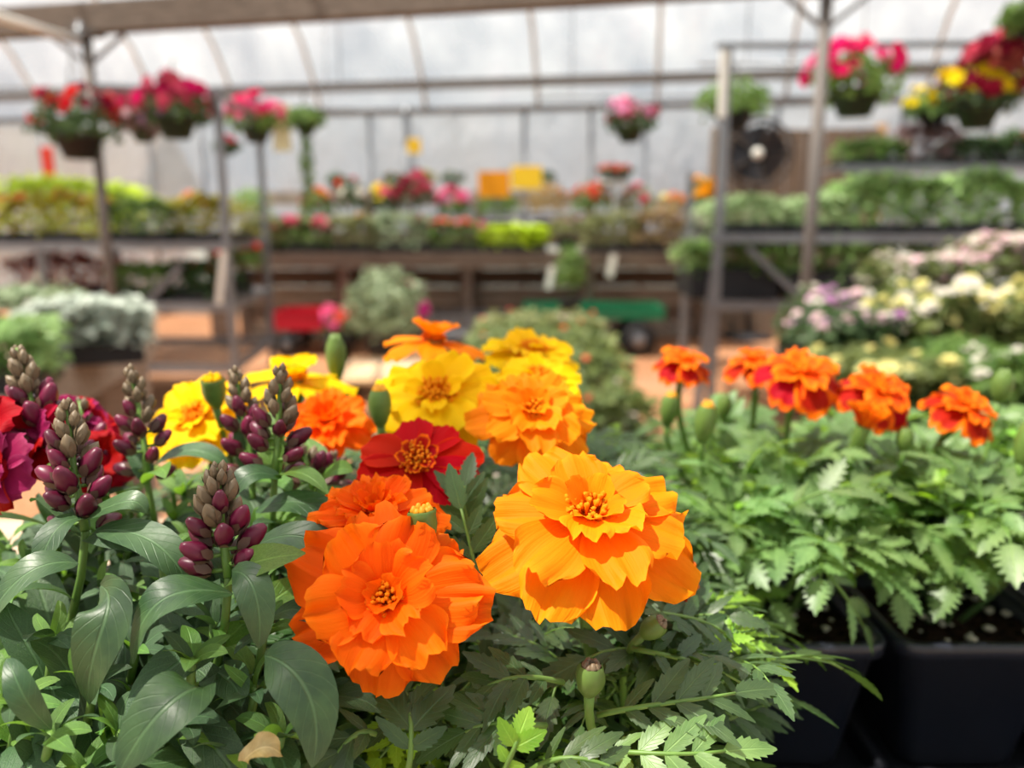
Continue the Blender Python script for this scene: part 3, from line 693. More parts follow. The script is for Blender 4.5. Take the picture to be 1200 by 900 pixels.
# red wagon, grey mesh wagon, green garden cart
def wheel(name, c, r, root, w_=.06):
    mb = MB(); mb.lathe(c, [(r*.55,-w_/2),(r,-w_/2),(r*1.02,0),(r,w_/2),(r*.55,w_/2)], 18, Vector((0,1,0))); o = wput(name, mb, MAT['rubber'], root, True)
    o['org'] = tuple(root['org']); mb = MB(); mb.lathe(c, [(.001,-w_*.5),(r*.5,-w_*.4),(r*.56,0),(r*.5,w_*.4),(.001,w_*.5)], 12, Vector((0,1,0)))
    mb.v = [tuple(Vector(v)-Vector(root['org'])) for v in mb.v]; put('wheel_hub', mb.mesh('wheel_hub', MAT['galv']), o)
def wagon(name, label, px, pyb, Y, L, mat, body_z, body_h, slat=False, hs=-1):
    p = at(px, pyb, Y); p.z = 0; th_ = thing(name, p, label, 'wagon'); r = body_z*.44; D = .5
    for sx in (-1, 1):
        for sy in (-1, 1): wheel('wheel', Vector((p.x+sx*L*.32, p.y+sy*D*.5, r)), r, th_)
        mb = MB(); mb.bar((p.x+sx*L*.32, p.y-D*.48, r), (p.x+sx*L*.32, p.y+D*.48, r), .02); mb.bar((p.x+sx*L*.32, p.y, r), (p.x+sx*L*.32, p.y, body_z), .04); wput('axle', mb, MAT['fan_dark'], th_)
    mb = MB(); mb.box((p.x, p.y, body_z), (L, D, .02)); wput('bed', mb, MAT[mat], th_)
    for s in (-1, 1):
        mb = MB()
        if slat:
            for i in range(5): mb.bar((p.x-L/2, p.y+s*D/2, body_z+body_h*i/4), (p.x+L/2, p.y+s*D/2, body_z+body_h*i/4), .008)
            for i in range(26): mb.bar((p.x-L/2+L*i/25, p.y+s*D/2, body_z), (p.x-L/2+L*i/25, p.y+s*D/2, body_z+body_h), .006)
        else: mb.box((p.x, p.y+s*D/2, body_z+body_h/2), (L, .012, body_h)); mb.box((p.x, p.y+s*D/2, body_z+body_h), (L+.02, .025, .02))
        wput('side_panel', mb, MAT[mat], th_)
        mb = MB(); mb.box((p.x+s*L/2, p.y, body_z+body_h/2), (.012, D, body_h)); wput('end_panel', mb, MAT[mat], th_)
    mb = MB(); mb.tube([(p.x+hs*L/2, p.y, body_z), (p.x+hs*(L/2+.12), p.y-.2, body_z*.7), (p.x+hs*(L/2+.2), p.y-.3, body_z+.2)], .012, 6); wput('handle', mb, MAT['fan_dark'], th_)
wagon('garden_wagon', 'red garden wagon parked under the back bench at left', 372, 392, 7.75, .74, 'red_paint', .26, .16)
wagon('garden_wagon', 'grey mesh sided garden wagon beside the leafy shrub', 552, 385, 7.7, .80, 'galv', .19, .20, True)
wagon('garden_cart', 'green garden cart with black wheels under the back bench at right', 694, 388, 7.72, 1.30, 'green_paint', .37, .10, hs=1)
for px, py, Y, lab in ((645, 322, 7.9, 'white plastic label strip hanging left of the trailing plant'), (717, 308, 7.9, 'white plastic label strip hanging right of the trailing plant')):
    p = at(px, py, Y); o = thing('hanging_label', p, lab, 'label')
    mb = MB(); mb.bar(p+Vector((-.02, .02, -.14)), p+Vector((.02, .02, .08)), .065, .012, up=Vector((0,1,0))); wput('strip', mb, MAT['tag_white'], o)
    mb = MB(); mb.tube([p+Vector((.02,.02,.1)), p+Vector((.03,.05,.22))], .004, 5); wput('cord', mb, MAT['wire'], o)
# lumber platform on the floor, concrete kerb
p = at(468, 440, 5.6); th_ = thing('wooden_platform', (p.x, 6.0, 0), 'low platform of pale tan planks lying on the mulch path', 'platform')
for i in range(5):
    mb = MB(); mb.box((p.x, 5.55+i*.2, .15), (.95, .18, .035)); wput('plank', mb, MAT['tan_wood' if i % 2 == 0 else 'bench_wood'], th_, bev=.004)
for s in (-1, 0, 1):
    mb = MB(); mb.box((p.x+s*.42, 5.95, .065), (.08, .95, .13)); wput('runner', mb, MAT['brown_wood'], th_)

# ------------------------------------------------------------------ hanging baskets
BASK = [
 ('dark leafy hanging basket with a few red blooms, at far left', 92, 160, 4.6, .46, 'f_dark', ['b_red','b_darkred','b_red'], 26, .07, 'basket_black'),
 ('hot pink geranium hanging basket on the left rack bar', 206, 140, 4.9, .42, 'f_dark', ['b_hotpink','b_hotpink','b_rose'], 60, .075, 'basket_green'),
 ('pink flowered hanging basket right of the left rack post', 300, 150, 6.2, .40, 'f_green', ['b_hotpink','b_pink','b_pink'], 34, .08, 'basket_green'),
 ('tiny hanging pot with pink flowers near the plastic wall', 266, 175, 8.6, .24, 'f_dark', ['b_rose','b_palepink'], 12, .06, 'basket_green'),
 ('lilac and rose flowered hanging basket behind the far left one', 168, 152, 6.2, .34, 'f_purple', ['b_lilac','b_palepink','b_rose'], 24, .08, 'basket_green'),
 ('dark rose flowered hanging basket between the two left baskets', 146, 140, 6.2, .30, 'f_redleaf', ['b_rose','b_darkred','b_hotpink'], 20, .08, 'basket_green'),
 ('pink flowered hanging basket at the middle right near the wall', 738, 150, 7.0, .44, 'f_dark', ['b_pink','b_rose','b_lightpink'], 26, .09, 'basket_green'),
 ('plain green fern like hanging basket by the right rack corner', 860, 130, 5.4, .46, 'f_green', [], 0, .07, 'basket_black'),
 ('hot pink geranium hanging basket right of the right steel post', 1003, 108, 4.35, .46, 'f_green', ['b_hotpink','b_hotpink','b_pink'], 44, .07, 'basket_green'),
 ('green hanging basket with small yellow flowers left of the yellow one', 1094, 132, 5.4, .32, 'f_green', ['b_yellow'], 7, .06, 'basket_black'),
 ('yellow and dark red flowered hanging basket at far right', 1146, 126, 4.3, .40, 'f_dark', ['b_yellow','b_yellow','b_gold','b_darkred'], 60, .07, 'basket_green')]
for lab, px, py, Y, W, fm, fl, nf, fs, pm in BASK:
    basket(lab, px, py, Y, W, fm, fl, nf, fs, potmat=pm, hang={6.2: 2.24, 7.0: 2.30, 8.6: 2.42, 5.4: 2.26}.get(Y, 2.16 if Y > 4.7 or Y < 4.5 else 2.3), fup=.08)
basket('green trailing hanging basket with a long drooping stem, right of the cream tag', 358, 146, 6.2, .26, 'f_green', [], 0, drop=.62, potw=.08, hang=2.24)
basket('dark burgundy flowered tall hanging basket at the upper right corner', 1170, 78, 4.2, .30, 'f_redleaf', ['b_darkred','b_darkred','b_rose'], 40, .075, hang=2.3, potw=.07)
basket('leafy green hanging basket cut by the upper right corner', 1206, 30, 4.0, .24, 'f_green', ['b_darkred'], 5, .05, hang=2.45, potw=.06)
p = at(330, 150, 6.2); th_ = thing('paper_tag', p, 'tall cream paper tag hanging between two baskets', 'tag')
mb = MB(); mb.box(p, (.135, .006, .34)); wput('card', mb, MAT['card_cream'], th_, bev=.002)
mb = MB(); mb.tube([p+Vector((0,0,.15)), Vector((p.x, p.y, 2.23))], .003, 5); wput('string', mb, MAT['wire'], th_)
# hanging wire rails
for i, (Y, z, x0, x1, lab) in enumerate(((6.2, 2.22, -4.6, -.9, 'thin galvanised rail carrying baskets at the left'), (7.0, 2.28, .2, 3.2, 'thin galvanised rail carrying the pink basket at the middle right'), (8.6, 2.4, -4.6, -1.6, 'thin galvanised rail near the wall carrying the tiny pot'), (5.4, 2.24, 1.2, 4.2, 'thin galvanised rail above the right rack'))):
    o = thing('hanging_rail', ((x0+x1)/2, Y, z), lab, 'rail')
    mb = MB(); mb.tube([(x0, Y, z), (x1, Y, z)], .012, 6); wput('rail_pipe', mb, MAT['galv'], o, True)
    for s_ in (.1, .9):
        x = x0+(x1-x0)*s_; mb = MB(); mb.tube([(x, Y, z), (x, Y, 4.3)], .004, 5); wput('drop_wire', mb, MAT['wire'], o)

# ------------------------------------------------------------------ middle distance benches
# left bench: silver and green trays
th_ = thing('wooden_bench', (-1.75, 2.2, 0), 'grey wood bench at left with silver foliage trays', 'bench')
e0, e1 = Vector((-1.02, 1.2, .85)), Vector((-1.36, 2.95, .85))
mb = MB(); mb.bar(e0-Vector((0,0,.05)), e1-Vector((0,0,.05)), .045, .12); wput('apron_board', mb, MAT['grey_wood'], th_, bev=.004)
mb = MB(); mb.bar(e1-Vector((0,0,.05)), e1+Vector((-2.2,.05,-.05)), .045, .12); wput('apron_board', mb, MAT['grey_wood'], th_, bev=.004)
for p in (e1+Vector((-.07,-.05,-.02)), e0+Vector((-.07,.1,-.02)), e1+Vector((-1.9,-.05,-.02))):
    mb = MB(); mb.box((p.x, p.y, p.z/2), (.12, .12, p.z)); wput('leg', mb, MAT['grey_wood'], th_, bev=.004)
for i in range(9):
    t_ = (i+.5)/9; p = e0.lerp(e1, t_); mb = MB(); mb.bar(p+Vector((-.03,0,-.01)), p+Vector((-2.1,.05,-.01)), .16, .02); wput('top_board', mb, MAT['bench_wood'], th_)
tray_plant('plant_tray', 'tray of silvery white dusty miller on the grey wood bench', 'plant tray', 74, 400, 2.10, .28, .165, .26, 'f_silver', ls=.036, n=760, z=.852, rot=.42, tray=.06)
tray_plant('plant_tray', 'tray of silvery dusty miller behind, at the left edge', 'plant tray', -10, 380, 2.56, .30, .16, .34, 'f_grey', ls=.04, n=300, z=.852, rot=.12, tray=.05)
tray_plant('plant_tray', 'tray of fresh green leafy plants in front of the silver tray', 'plant tray', -80, 440, 1.66, .30, .15, .30, 'f_bright', ls=.032, n=620, z=.852, rot=.35, tray=.05)
# centre bench: low mixed bedding
def cb(t_, s): return Vector((.30+.07*t_-s, 1.5+1.9*t_, .72))
th_ = thing('wooden_bench', (.12, 2.4, 0), 'narrow wooden bench of low green bedding plants in the path', 'bench')
mb = MB(); mb.bar(cb(0,0)-Vector((0,0,.05)), cb(1,0)-Vector((0,0,.05)), .04, .1); wput('apron_board', mb, MAT['grey_wood'], th_)
mb = MB(); mb.bar(cb(0,.5)-Vector((0,0,.05)), cb(1,.5)-Vector((0,0,.05)), .04, .1); wput('apron_board', mb, MAT['grey_wood'], th_)
for i in range(10):
    mb = MB(); p = cb((i+.5)/10, .25); mb.box(p-Vector((0,0,.01)), (.48, .165, .02)); wput('top_board', mb, MAT['grey_wood'], th_)
for t_, s in ((.04,.04),(.96,.04),(.04,.46),(.96,.46)):
    p = cb(t_, s); mb = MB(); mb.box((p.x, p.y, .36), (.07, .07, .7)); wput('leg', mb, MAT['grey_wood'], th_)
for i, (t_, lab, fm, fl) in enumerate(((.06, 'nearest tray of low green plants on the narrow path bench', 'f_grass', ['b_coral']), (.33, 'second tray of low green plants on the narrow path bench', 'f_grass', ['b_coral']), (.58, 'third tray of low green plants on the narrow path bench, peach tinted', 'f_grass', ['b_coral','b_palepink']), (.80, 'farthest tray of pale green plants on the narrow path bench', 'f_olive', ['b_palepink','b_coral']))):
    p = cb(t_, .245); o = tray_plant('plant_tray', lab, 'plant tray', 600, 400, p.y, .46, .15, .40, fm, fl, 5, .018, .03, 620, .05, 0, z=.722)
    o.location.x = p.x
# right bench: white, yellow and pink flowering plants
th_ = thing('wooden_bench', (1.7, 2.3, 0), 'dark wood bench at right crowded with white and yellow flowers', 'bench')
e0, e1 = Vector((.90, 1.3, .74)), Vector((1.08, 3.15, .74))
mb = MB(); mb.bar(e0-Vector((0,0,.06)), e1-Vector((0,0,.06)), .045, .14); wput('apron_board', mb, MAT['brown_wood'], th_, bev=.004)
mb = MB(); mb.bar(e1-Vector((0,0,.06)), e1+Vector((2.0,-.1,-.06)), .045, .14); wput('apron_board', mb, MAT['brown_wood'], th_, bev=.004)
for i in range(10):
    p = e0.lerp(e1, (i+.5)/10); mb = MB(); mb.bar(p+Vector((.03,0,-.01)), p+Vector((2.0,-.05,-.01)), .16, .02); wput('top_board', mb, MAT['brown_wood'], th_)
for p in (e0+Vector((.08,.1,0)), e1+Vector((.08,-.08,0)), e1+Vector((1.8,-.12,0))):
    mb = MB(); mb.box((p.x, p.y, .35), (.09, .09, .70)); wput('leg', mb, MAT['brown_wood'], th_)
FB = [('leafy tray with lilac pink blooms at the far left corner of right bench', 1002, 2.72, .28, .24, 'f_dark', ['b_lilac','b_white','b_palepink'], 16),
      ('tall white flowered tray in the middle of the right bench, back row', 1094, 2.70, .27, .36, 'f_grass', ['b_white','b_palepink','b_white'], 26),
      ('tall blush white flowered tray at the back near the right photo edge', 1186, 2.68, .27, .43, 'f_grass', ['b_white','b_palepink'], 34),
      ('tall white flowered tray at the back cut by the right photo edge', 1278, 2.66, .27, .43, 'f_grass', ['b_white'], 12),
      ('pale pink and white flowered tray along the bench edge', 1018, 2.24, .26, .22, 'f_dark', ['b_palepink','b_white','b_lilac'], 12),
      ('pale yellow flowered tray in the middle row of the right bench', 1128, 2.22, .27, .28, 'f_grass', ['b_cream','b_cream','b_white'], 32),
      ('dense creamy yellow flowered tray near the right photo edge', 1238, 2.20, .27, .30, 'f_grass', ['b_cream','b_cream','b_white'], 36),
      ('near tray with a few cream blooms beside the marigold bud', 1086, 1.76, .22, .17, 'f_grass', ['b_cream'], 8),
      ('near leafy green tray with few white blooms at right edge', 1210, 1.74, .24, .19, 'f_green', ['b_white'], 6)]
for lab, px, Y, W, H, fm, fl, nf in FB:
    p0 = at(px, 400, Y)
    if nf: tray_plant('flower_tray', lab, 'flower tray', px, 400, Y, W, H, .36, fm, fl, int(nf*3.4), .036, .034, 700, .06, .05, z=.742)
#FOREGROUND
# ------------------------------------------------------------------ foreground bench, trays, pots
SOIL = .975; BT = .885
th_ = thing('wooden_bench', (0, .35, 0), 'pale wooden bench in the foreground carrying the black pot trays', 'bench')
for i in range(7):
    mb = MB(); mb.box((-.0, -.12+i*.155, BT-.012), (2.7, .145, .024)); wput('top_board', mb, MAT['bench_wood'], th_, bev=.003)
for y in (-.19, .89):
    mb = MB(); mb.box((0, y, BT-.075), (2.7, .03, .10)); wput('apron_board', mb, MAT['brown_wood'], th_)
    for x in (-1.25, 0, 1.25): mb = MB(); mb.box((x, y+(.06 if y < 0 else -.06), .43), (.09, .09, .86)); wput('leg', mb, MAT['brown_wood'], th_)
def sqloop(cx, cy, z, h, r, seg=4):
    out = []
    for q_, (sx, sy) in enumerate(((1,1),(-1,1),(-1,-1),(1,-1))):
        for k in range(seg):
            a = q_*PI/2+PI/2*k/(seg-1); out.append(Vector((cx+sx*(h-r)+math.cos(a)*r, cy+sy*(h-r)+math.sin(a)*r, z)))
    return out
def sqlathe(mb, c, prof, cap=True):
    n = 16; V = []
    for h, r, z in prof: V += sqloop(c[0], c[1], c[2]+z, h, r)
    Fs = [(i*n+k, i*n+(k+1) % n, (i+1)*n+(k+1) % n, (i+1)*n+k) for i in range(len(prof)-1) for k in range(n)]
    if cap: Fs.append(tuple(range(n))[::-1])
    mb.add(V, Fs)
CELL = .110
def cell_tray(label, x0, y0, nx, ny, seat):
    cx, cy = x0+nx*CELL/2, y0+ny*CELL/2
    th_ = thing('pot_tray', (cx, cy, BT), label, 'tray')
    mb = MB(); mb.box((cx, cy, BT+.0025), (nx*CELL, ny*CELL, .005)); wput('tray_base', mb, MAT['tray_plastic'], th_)
    mb = MB()
    for a, b, s in (((x0,y0),(x0+nx*CELL,y0),0), ((x0,y0+ny*CELL),(x0+nx*CELL,y0+ny*CELL),0), ((x0,y0),(x0,y0+ny*CELL),1), ((x0+nx*CELL,y0),(x0+nx*CELL,y0+ny*CELL),1)):
        mb.bar((a[0],a[1],BT+.018), (b[0],b[1],BT+.018), .007, .035)
    wput('tray_wall', mb, MAT['tray_plastic'], th_, bev=.002)
    for i in range(nx):
        for j in range(ny):
            if (i, j) in seat: continue
            X, Y = x0+i*CELL, y0+j*CELL
            for a, b in (((X, Y),(X+CELL, Y+CELL)), ((X+CELL, Y),(X, Y+CELL))):
                mb = MB(); a = Vector((a[0],a[1],BT+.006)); b = Vector((b[0],b[1],BT+.006)); d = (b-a).normalized(); s = Vector((-d.y, d.x, 0))
                mb.add([a-s*.014, a+Vector((0,0,.012)), a+s*.014, b-s*.014, b+Vector((0,0,.012)), b+s*.014], [(0,1,4,3),(1,2,5,4),(0,3,5,2)]); wput('ridge', mb, MAT['black_plastic'], th_, bev=.003)
    for i in range(1, nx):
        mb = MB(); mb.bar((x0+i*CELL, y0, BT+.012), (x0+i*CELL, y0+ny*CELL, BT+.012), .006, .016); wput('divider', mb, MAT['tray_plastic'], th_, bev=.002)
    for j in range(1, ny):
        mb = MB(); mb.bar((x0, y0+j*CELL, BT+.012), (x0+nx*CELL, y0+j*CELL, BT+.012), .006, .016); wput('divider', mb, MAT['tray_plastic'], th_, bev=.002)
cell_tray('black plastic carry tray under the snapdragons and the near marigolds', -.335, .262, 4, 3, {(i, j) for i in range(4) for j in range(3)})
cell_tray('black plastic tray with ridged empty cells in front of the right marigold pots', .112, .308, 4, 3, {(i, j) for i in range(4) for j in (1, 2)})
PROTO = {}
def pot_and_soil(th_, c, vis, rng):
    if 'pot' not in PROTO:
        mb = MB(); sqlathe(mb, (0,0,0), [(.034,.010,0),(.0355,.010,.004),(.0485,.012,.082),(.0525,.013,.083),(.0530,.013,.0915),(.0515,.012,.0925),(.0475,.011,.0915),(.046,.011,.078),(.036,.009,.02)]); PROTO['pot'] = mb.mesh('pot', MAT['black_plastic'])
        mb = MB(); N = 16; r_ = random.Random(3)
        V = [(-.0465+.093*i/N, -.0465+.093*j/N, r_.gauss(0,.0016)+.004*math.sin(i*.9)*math.cos(j*.8)) for i in range(N+1) for j in range(N+1)]
        mb.add(V, [(i*(N+1)+j, (i+1)*(N+1)+j, (i+1)*(N+1)+j+1, i*(N+1)+j+1) for i in range(N) for j in range(N)]); PROTO['soil'] = mb.mesh('soil', MAT['soil'])
        mb = MB(); V = []
        for i, (r0, z) in enumerate(((.3,-.8),(.9,-.3),(1,.25),(.55,.75))):
            for k in range(6): V.append(Vector((math.cos(k*PI/3+i*.4), math.sin(k*PI/3+i*.4), 0))*r0*r_.uniform(.8,1.15)+Vector((0,0,z*r_.uniform(.85,1.1))))
        mb.add(V, [(i*6+k, i*6+(k+1) % 6, (i+1)*6+(k+1) % 6, (i+1)*6+k) for i in range(3) for k in range(6)]+[tuple(range(18,24)), (5,4,3,2,1,0)]); PROTO['perl'] = mb.mesh('perlite', MAT['perlite'])
    org = Vector(th_['org']); b = Vector((c[0], c[1], BT+.006))
    put('pot', PROTO['pot'], th_, Matrix.Translation(b-org))
    so = put('soil', PROTO['soil'], th_, Matrix.Translation(b+Vector((0,0,.080))-org))
    for _ in range(26 if vis else 3):
        s = rng.choice([.0012,.0016,.0022,.003]); M = Matrix.Translation((rng.uniform(-.042,.042), rng.uniform(-.044,.03), .004)) @ Matrix.Rotation(rng.uniform(0,6),4,'Z') @ Matrix.Diagonal((s*rng.uniform(.8,1.4), s, s*.8, 1))
        put('perlite', PROTO['perl'], so, M)

# ---- leaves
def add_leaflet(mb, o, d, nrm, L, W, droop, teeth=5, serr=.4, fold=.22, curl=0):
    d = d.normalized(); x = d.cross(nrm).normalized(); nrm = x.cross(d).normalized()
    V = []; U = []; T = teeth
    def h(t): return W/2*(max(0, math.sin(PI*min(1, t*.97+.03)**.8)))**.8
    def mid(t): return o+d*L*t-nrm*droop*L*t*t
    for i in range(T+1):
        t = i/T; m_ = mid(t); hh = h(t)*(1-serr) if 0 < i < T else 0
        V.append(m_); U.append((.5, t))
        for s in (-1, 1): V.append(m_+x*s*(hh+.0004)+nrm*fold*hh); U.append((.5+s*.42, t))
    Fs = []
    for i in range(T):
        a, b = i*3, (i+1)*3
        Fs += [(a, b, b+1, a+1), (a, a+2, b+2, b)]
        if 0 < i < T-1 or i == 0:
            t = (i+.82)/T; hh = h(min(.97, t))*1.15; m_ = mid((i+1.0)/T)
            for s, k in ((-1, 1), (1, 2)):
                V.append(m_+x*s*hh+nrm*fold*hh*.7); U.append((.5+s*.5, t)); j = len(V)-1
                Fs.append((b+k, a+k, j) if s > 0 else (a+k, b+k, j))
    mb.add(V, Fs, U)
def bez(P, t):
    P = [Vector(p) for p in P]
    while len(P) > 1: P = [P[i].lerp(P[i+1], t) for i in range(len(P)-1)]
    return P[0]
def marigold_leaf(P, nrm, Lf, Wf, pairs, rng, smat=1, serr=.42, start=.2, teeth=6):
    """P: bezier points of the rachis"""
    mb = MB(); pts = [bez(P, i/8) for i in range(9)]; mb.cur = smat
    mb.tube(pts, [.0011-.0006*i/8 for i in range(9)], 5); mb.cur = 0
    for k in range(pairs):
        t = start+(1-start)*(k/(pairs))*.95; o = bez(P, t); tg = (bez(P, min(1, t+.05))-bez(P, t-.02)).normalized()
        n2 = (nrm-tg*nrm.dot(tg)).normalized(); sd = tg.cross(n2)
        pf = (.62, .9, 1, 1, .9, .75, .6)[min(6, int(k*7/pairs))]
        for s in (-1, 1):
            a = R(rng.uniform(40, 58)-14*k/pairs); d = tg*math.cos(a)+sd*s*math.sin(a)+n2*rng.uniform(-.08,.22)
            add_leaflet(mb, o+tg*rng.uniform(-.001,.001), d, (n2+sd*s*-.15+Vector((rng.gauss(0,.12),rng.gauss(0,.12),0))).normalized(), Lf*pf*rng.uniform(.88,1.1), Wf*pf*rng.uniform(.85,1.1), rng.uniform(.0,.28), teeth, serr)
    o = bez(P, .99); tg = (bez(P, 1)-bez(P, .93)).normalized(); n2 = (nrm-tg*nrm.dot(tg)).normalized()
    add_leaflet(mb, o, tg, n2, Lf*.95, Wf*1.1, .12, teeth+1, serr)
    return mb
ML = {}
def ml_protos(key, mats, Lf, Wf, pairs, L, serr, n=6, seed=1):
    r_ = random.Random(seed); out = []
    for i in range(n):
        a = r_.uniform(.05, .32); P = [(0,0,0), (r_.uniform(-.04,.04)*L, L*.35, L*a*.6), (r_.uniform(-.08,.08)*L, L*.75, L*(a*.6)), (r_.uniform(-.12,.12)*L, L*.97, L*(a-.32))]
        out.append(marigold_leaf(P, Vector((0,0,1)), Lf, Wf, pairs, r_, 1, serr).mesh('leaf', mats, True))
    ML[key] = out
ml_protos('near', [MAT['marigold_leaf'], MAT['stem_green']], .025, .0080, 5, .066, .27, 8, 2)
ml_protos('lime', [MAT['marigold_leaf_lime'], MAT['stem_green']], .018, .0075, 4, .045, .42, 3, 4)
ml_protos('pale', [MAT['marigold_leaf_pale'], MAT['stem_green']], .027, .0150, 3, .050, .5, 8, 6)
ml_protos('pale_lime', [MAT['marigold_leaf_lime'], MAT['stem_green']], .019, .010, 3, .040, .48, 3, 8)
def orient(origin, y, z):
    y = y.normalized(); x = y.cross(z).normalized(); z = x.cross(y)
    M = Matrix((x, y, z)).transposed().to_4x4(); M.translation = origin; return M
def bushy(th_, base, H, spread, nst, rng, keys, stem='stem_green', lean=(0,0), lo=.22, sc=1.0, clipx=None):
    org = Vector(th_['org'])
    for s in range(nst):
        a = 2*PI*s/nst+rng.uniform(-.4,.4); rr_ = spread*(rng.uniform(.45,1) if s else .1)
        tip = base+Vector((math.cos(a)*rr_+lean[0], math.sin(a)*rr_+lean[1], H*rng.uniform(.78,1.0)*(1-.18*(rr_/spread))))
        P = [base+Vector((rng.uniform(-.006,.006), rng.uniform(-.006,.006), -.004)), base+Vector(((tip.x-base.x)*.55, (tip.y-base.y)*.55, H*.2)), Vector((tip.x*.95+base.x*.05, tip.y*.95+base.y*.05, base.z+H*.6)), tip]
        mb = MB(); mb.tube([bez(P, i/8) for i in range(9)], [.0024-.0013*i/8 for i in range(9)], 6); wput('stem', mb, MAT[stem], th_, True)
        nodes = 6
        for k in range(nodes):
            t = lo+(1-lo)*k/(nodes-1); o = bez(P, t); tg = (bez(P, min(1, t+.04))-bez(P, t-.04)).normalized()
            a0 = k*PI/2+s*1.1+rng.uniform(-.3,.3); side = tg.orthogonal().normalized()
            for e in range(2 if k < nodes-1 else 4):
                aa = a0+e*(PI if k < nodes-1 else PI/2); d = Matrix.Rotation(aa, 3, tg) @ side
                el = rng.uniform(.1,.6) if k < nodes-1 else rng.uniform(.5,1.3)
                y = (d+tg*el).normalized()
                key = keys[0] if rng.random() < .86 else keys[1]
                z = (Vector((0,0,1))+Vector((rng.gauss(0,.25),rng.gauss(0,.25)-.12,0))).normalized()
                sc_ = sc*rng.uniform(.75,1.1)*(1-.25*(k == nodes-1))
                if lo > .3 and (o.z-org.z < .115 or (y.z < .12 and o.z-org.z < .135)): continue
                if clipx and o.x+y.x*.06*sc_ < clipx: continue
                put('leaf', rng.choice(ML[key]), th_, Matrix.Translation(-org) @ orient(o, y, z) @ Matrix.Scale(sc_, 4))

# ---- flowers
def petal_mesh(mat, L, W, curl, cup, ruf, notch, seed, nu=8, nv=9, base=.24, name='petal'):
    r_ = random.Random(seed); ph = r_.uniform(0,6); ph2 = r_.uniform(0,6); k1 = r_.uniform(1.6,2.6); asym = r_.uniform(-.08,.08); V = []; U = []
    y = z = 0; rows = []
    for j in range(nv+1):
        t = j/nv
        if j: phi = curl*((j-.5)/nv)**1.3; y += math.cos(phi)*L/nv; z += math.sin(phi)*L/nv
        w_ = W/2*(base+(1-base)*math.sin(min(1, t/.72)*PI/2)**1.1)
        if t > .72: w_ *= math.sqrt(max(.05, 1-((t-.72)/.28)**2*.34))
        for i in range(nu+1):
            s = -1+2*i/nu
            yy = y-L*(.20*abs(s)**3.0*t**3+notch*.55*(.5+.5*math.cos(s*PI*2.2+ph2))*t**7+.012*math.sin(s*15+ph)*t**8)
            zz = z+cup*w_*s*s*1.2+ruf*L*(.065*math.sin(s*PI*k1+ph)+.03*math.sin(s*PI*4.3+ph2))*t**2.2+ruf*L*.012*math.sin(s*13+ph2)*t**4
            V.append(Vector((s*w_+asym*L*t*t, yy, zz))); U.append((i/nu, t))
    m = nu+1
    mb = MB(); mb.add(V, [(j*m+i, j*m+i+1, (j+1)*m+i+1, (j+1)*m+i) for j in range(nv) for i in range(nu)], U)
    return mb.mesh(name, MAT[mat])
PM = {}
def petals_for(mat, lay, n=4):
    key = (mat,)+tuple(lay)
    if key not in PM: PM[key] = [petal_mesh(mat, lay[1], lay[2], R(lay[4]), lay[5], lay[6], lay[7], hash((mat, i, int(lay[1]*100))) % 9999 if False else (i*37+int(lay[1]*1000)+len(mat)*11), nu=12 if lay[1] > .25 else 7, nv=9 if lay[1] > .25 else 5) for i in range(n)]
    return PM[key]
def florets_mesh(mat, rd, n, h, tall=.07, thick=.012):
    key = ('fl', mat, rd, n, h)
    if key in PM: return PM[key]
    r_ = random.Random(n); mb = MB()
    mb.lathe((0,0,-.06), [(.03,0),(.07,.02),(rd*.9,.05),(rd*.75,.06+h*.5),(.001,.06+h*.7)], 12)
    for k in range(n):
        q = math.sqrt((k+.5)/n); a = k*2.39996; rr_ = rd*q
        p = Vector((math.cos(a)*rr_, math.sin(a)*rr_, h*(1-q*q)*.7)); out = Vector((math.cos(a)*q*.7+r_.gauss(0,.15), math.sin(a)*q*.7+r_.gauss(0,.15), 1)).normalized()
        l = tall*r_.uniform(.7,1.25); e = p+out*l; b = out.cross(Vector((0,0,1))).normalized() if out.z < .99 else Vector((1,0,0))
        mb.tube([p, p+out*l*.6, e, e+out*.004+Vector((r_.gauss(0,.006), r_.gauss(0,.006), -.002))], [thick*.5, thick*.65, thick*1.25, thick*.6], 5)
    PM[key] = mb.mesh('disc_florets', MAT[mat]); return PM[key]
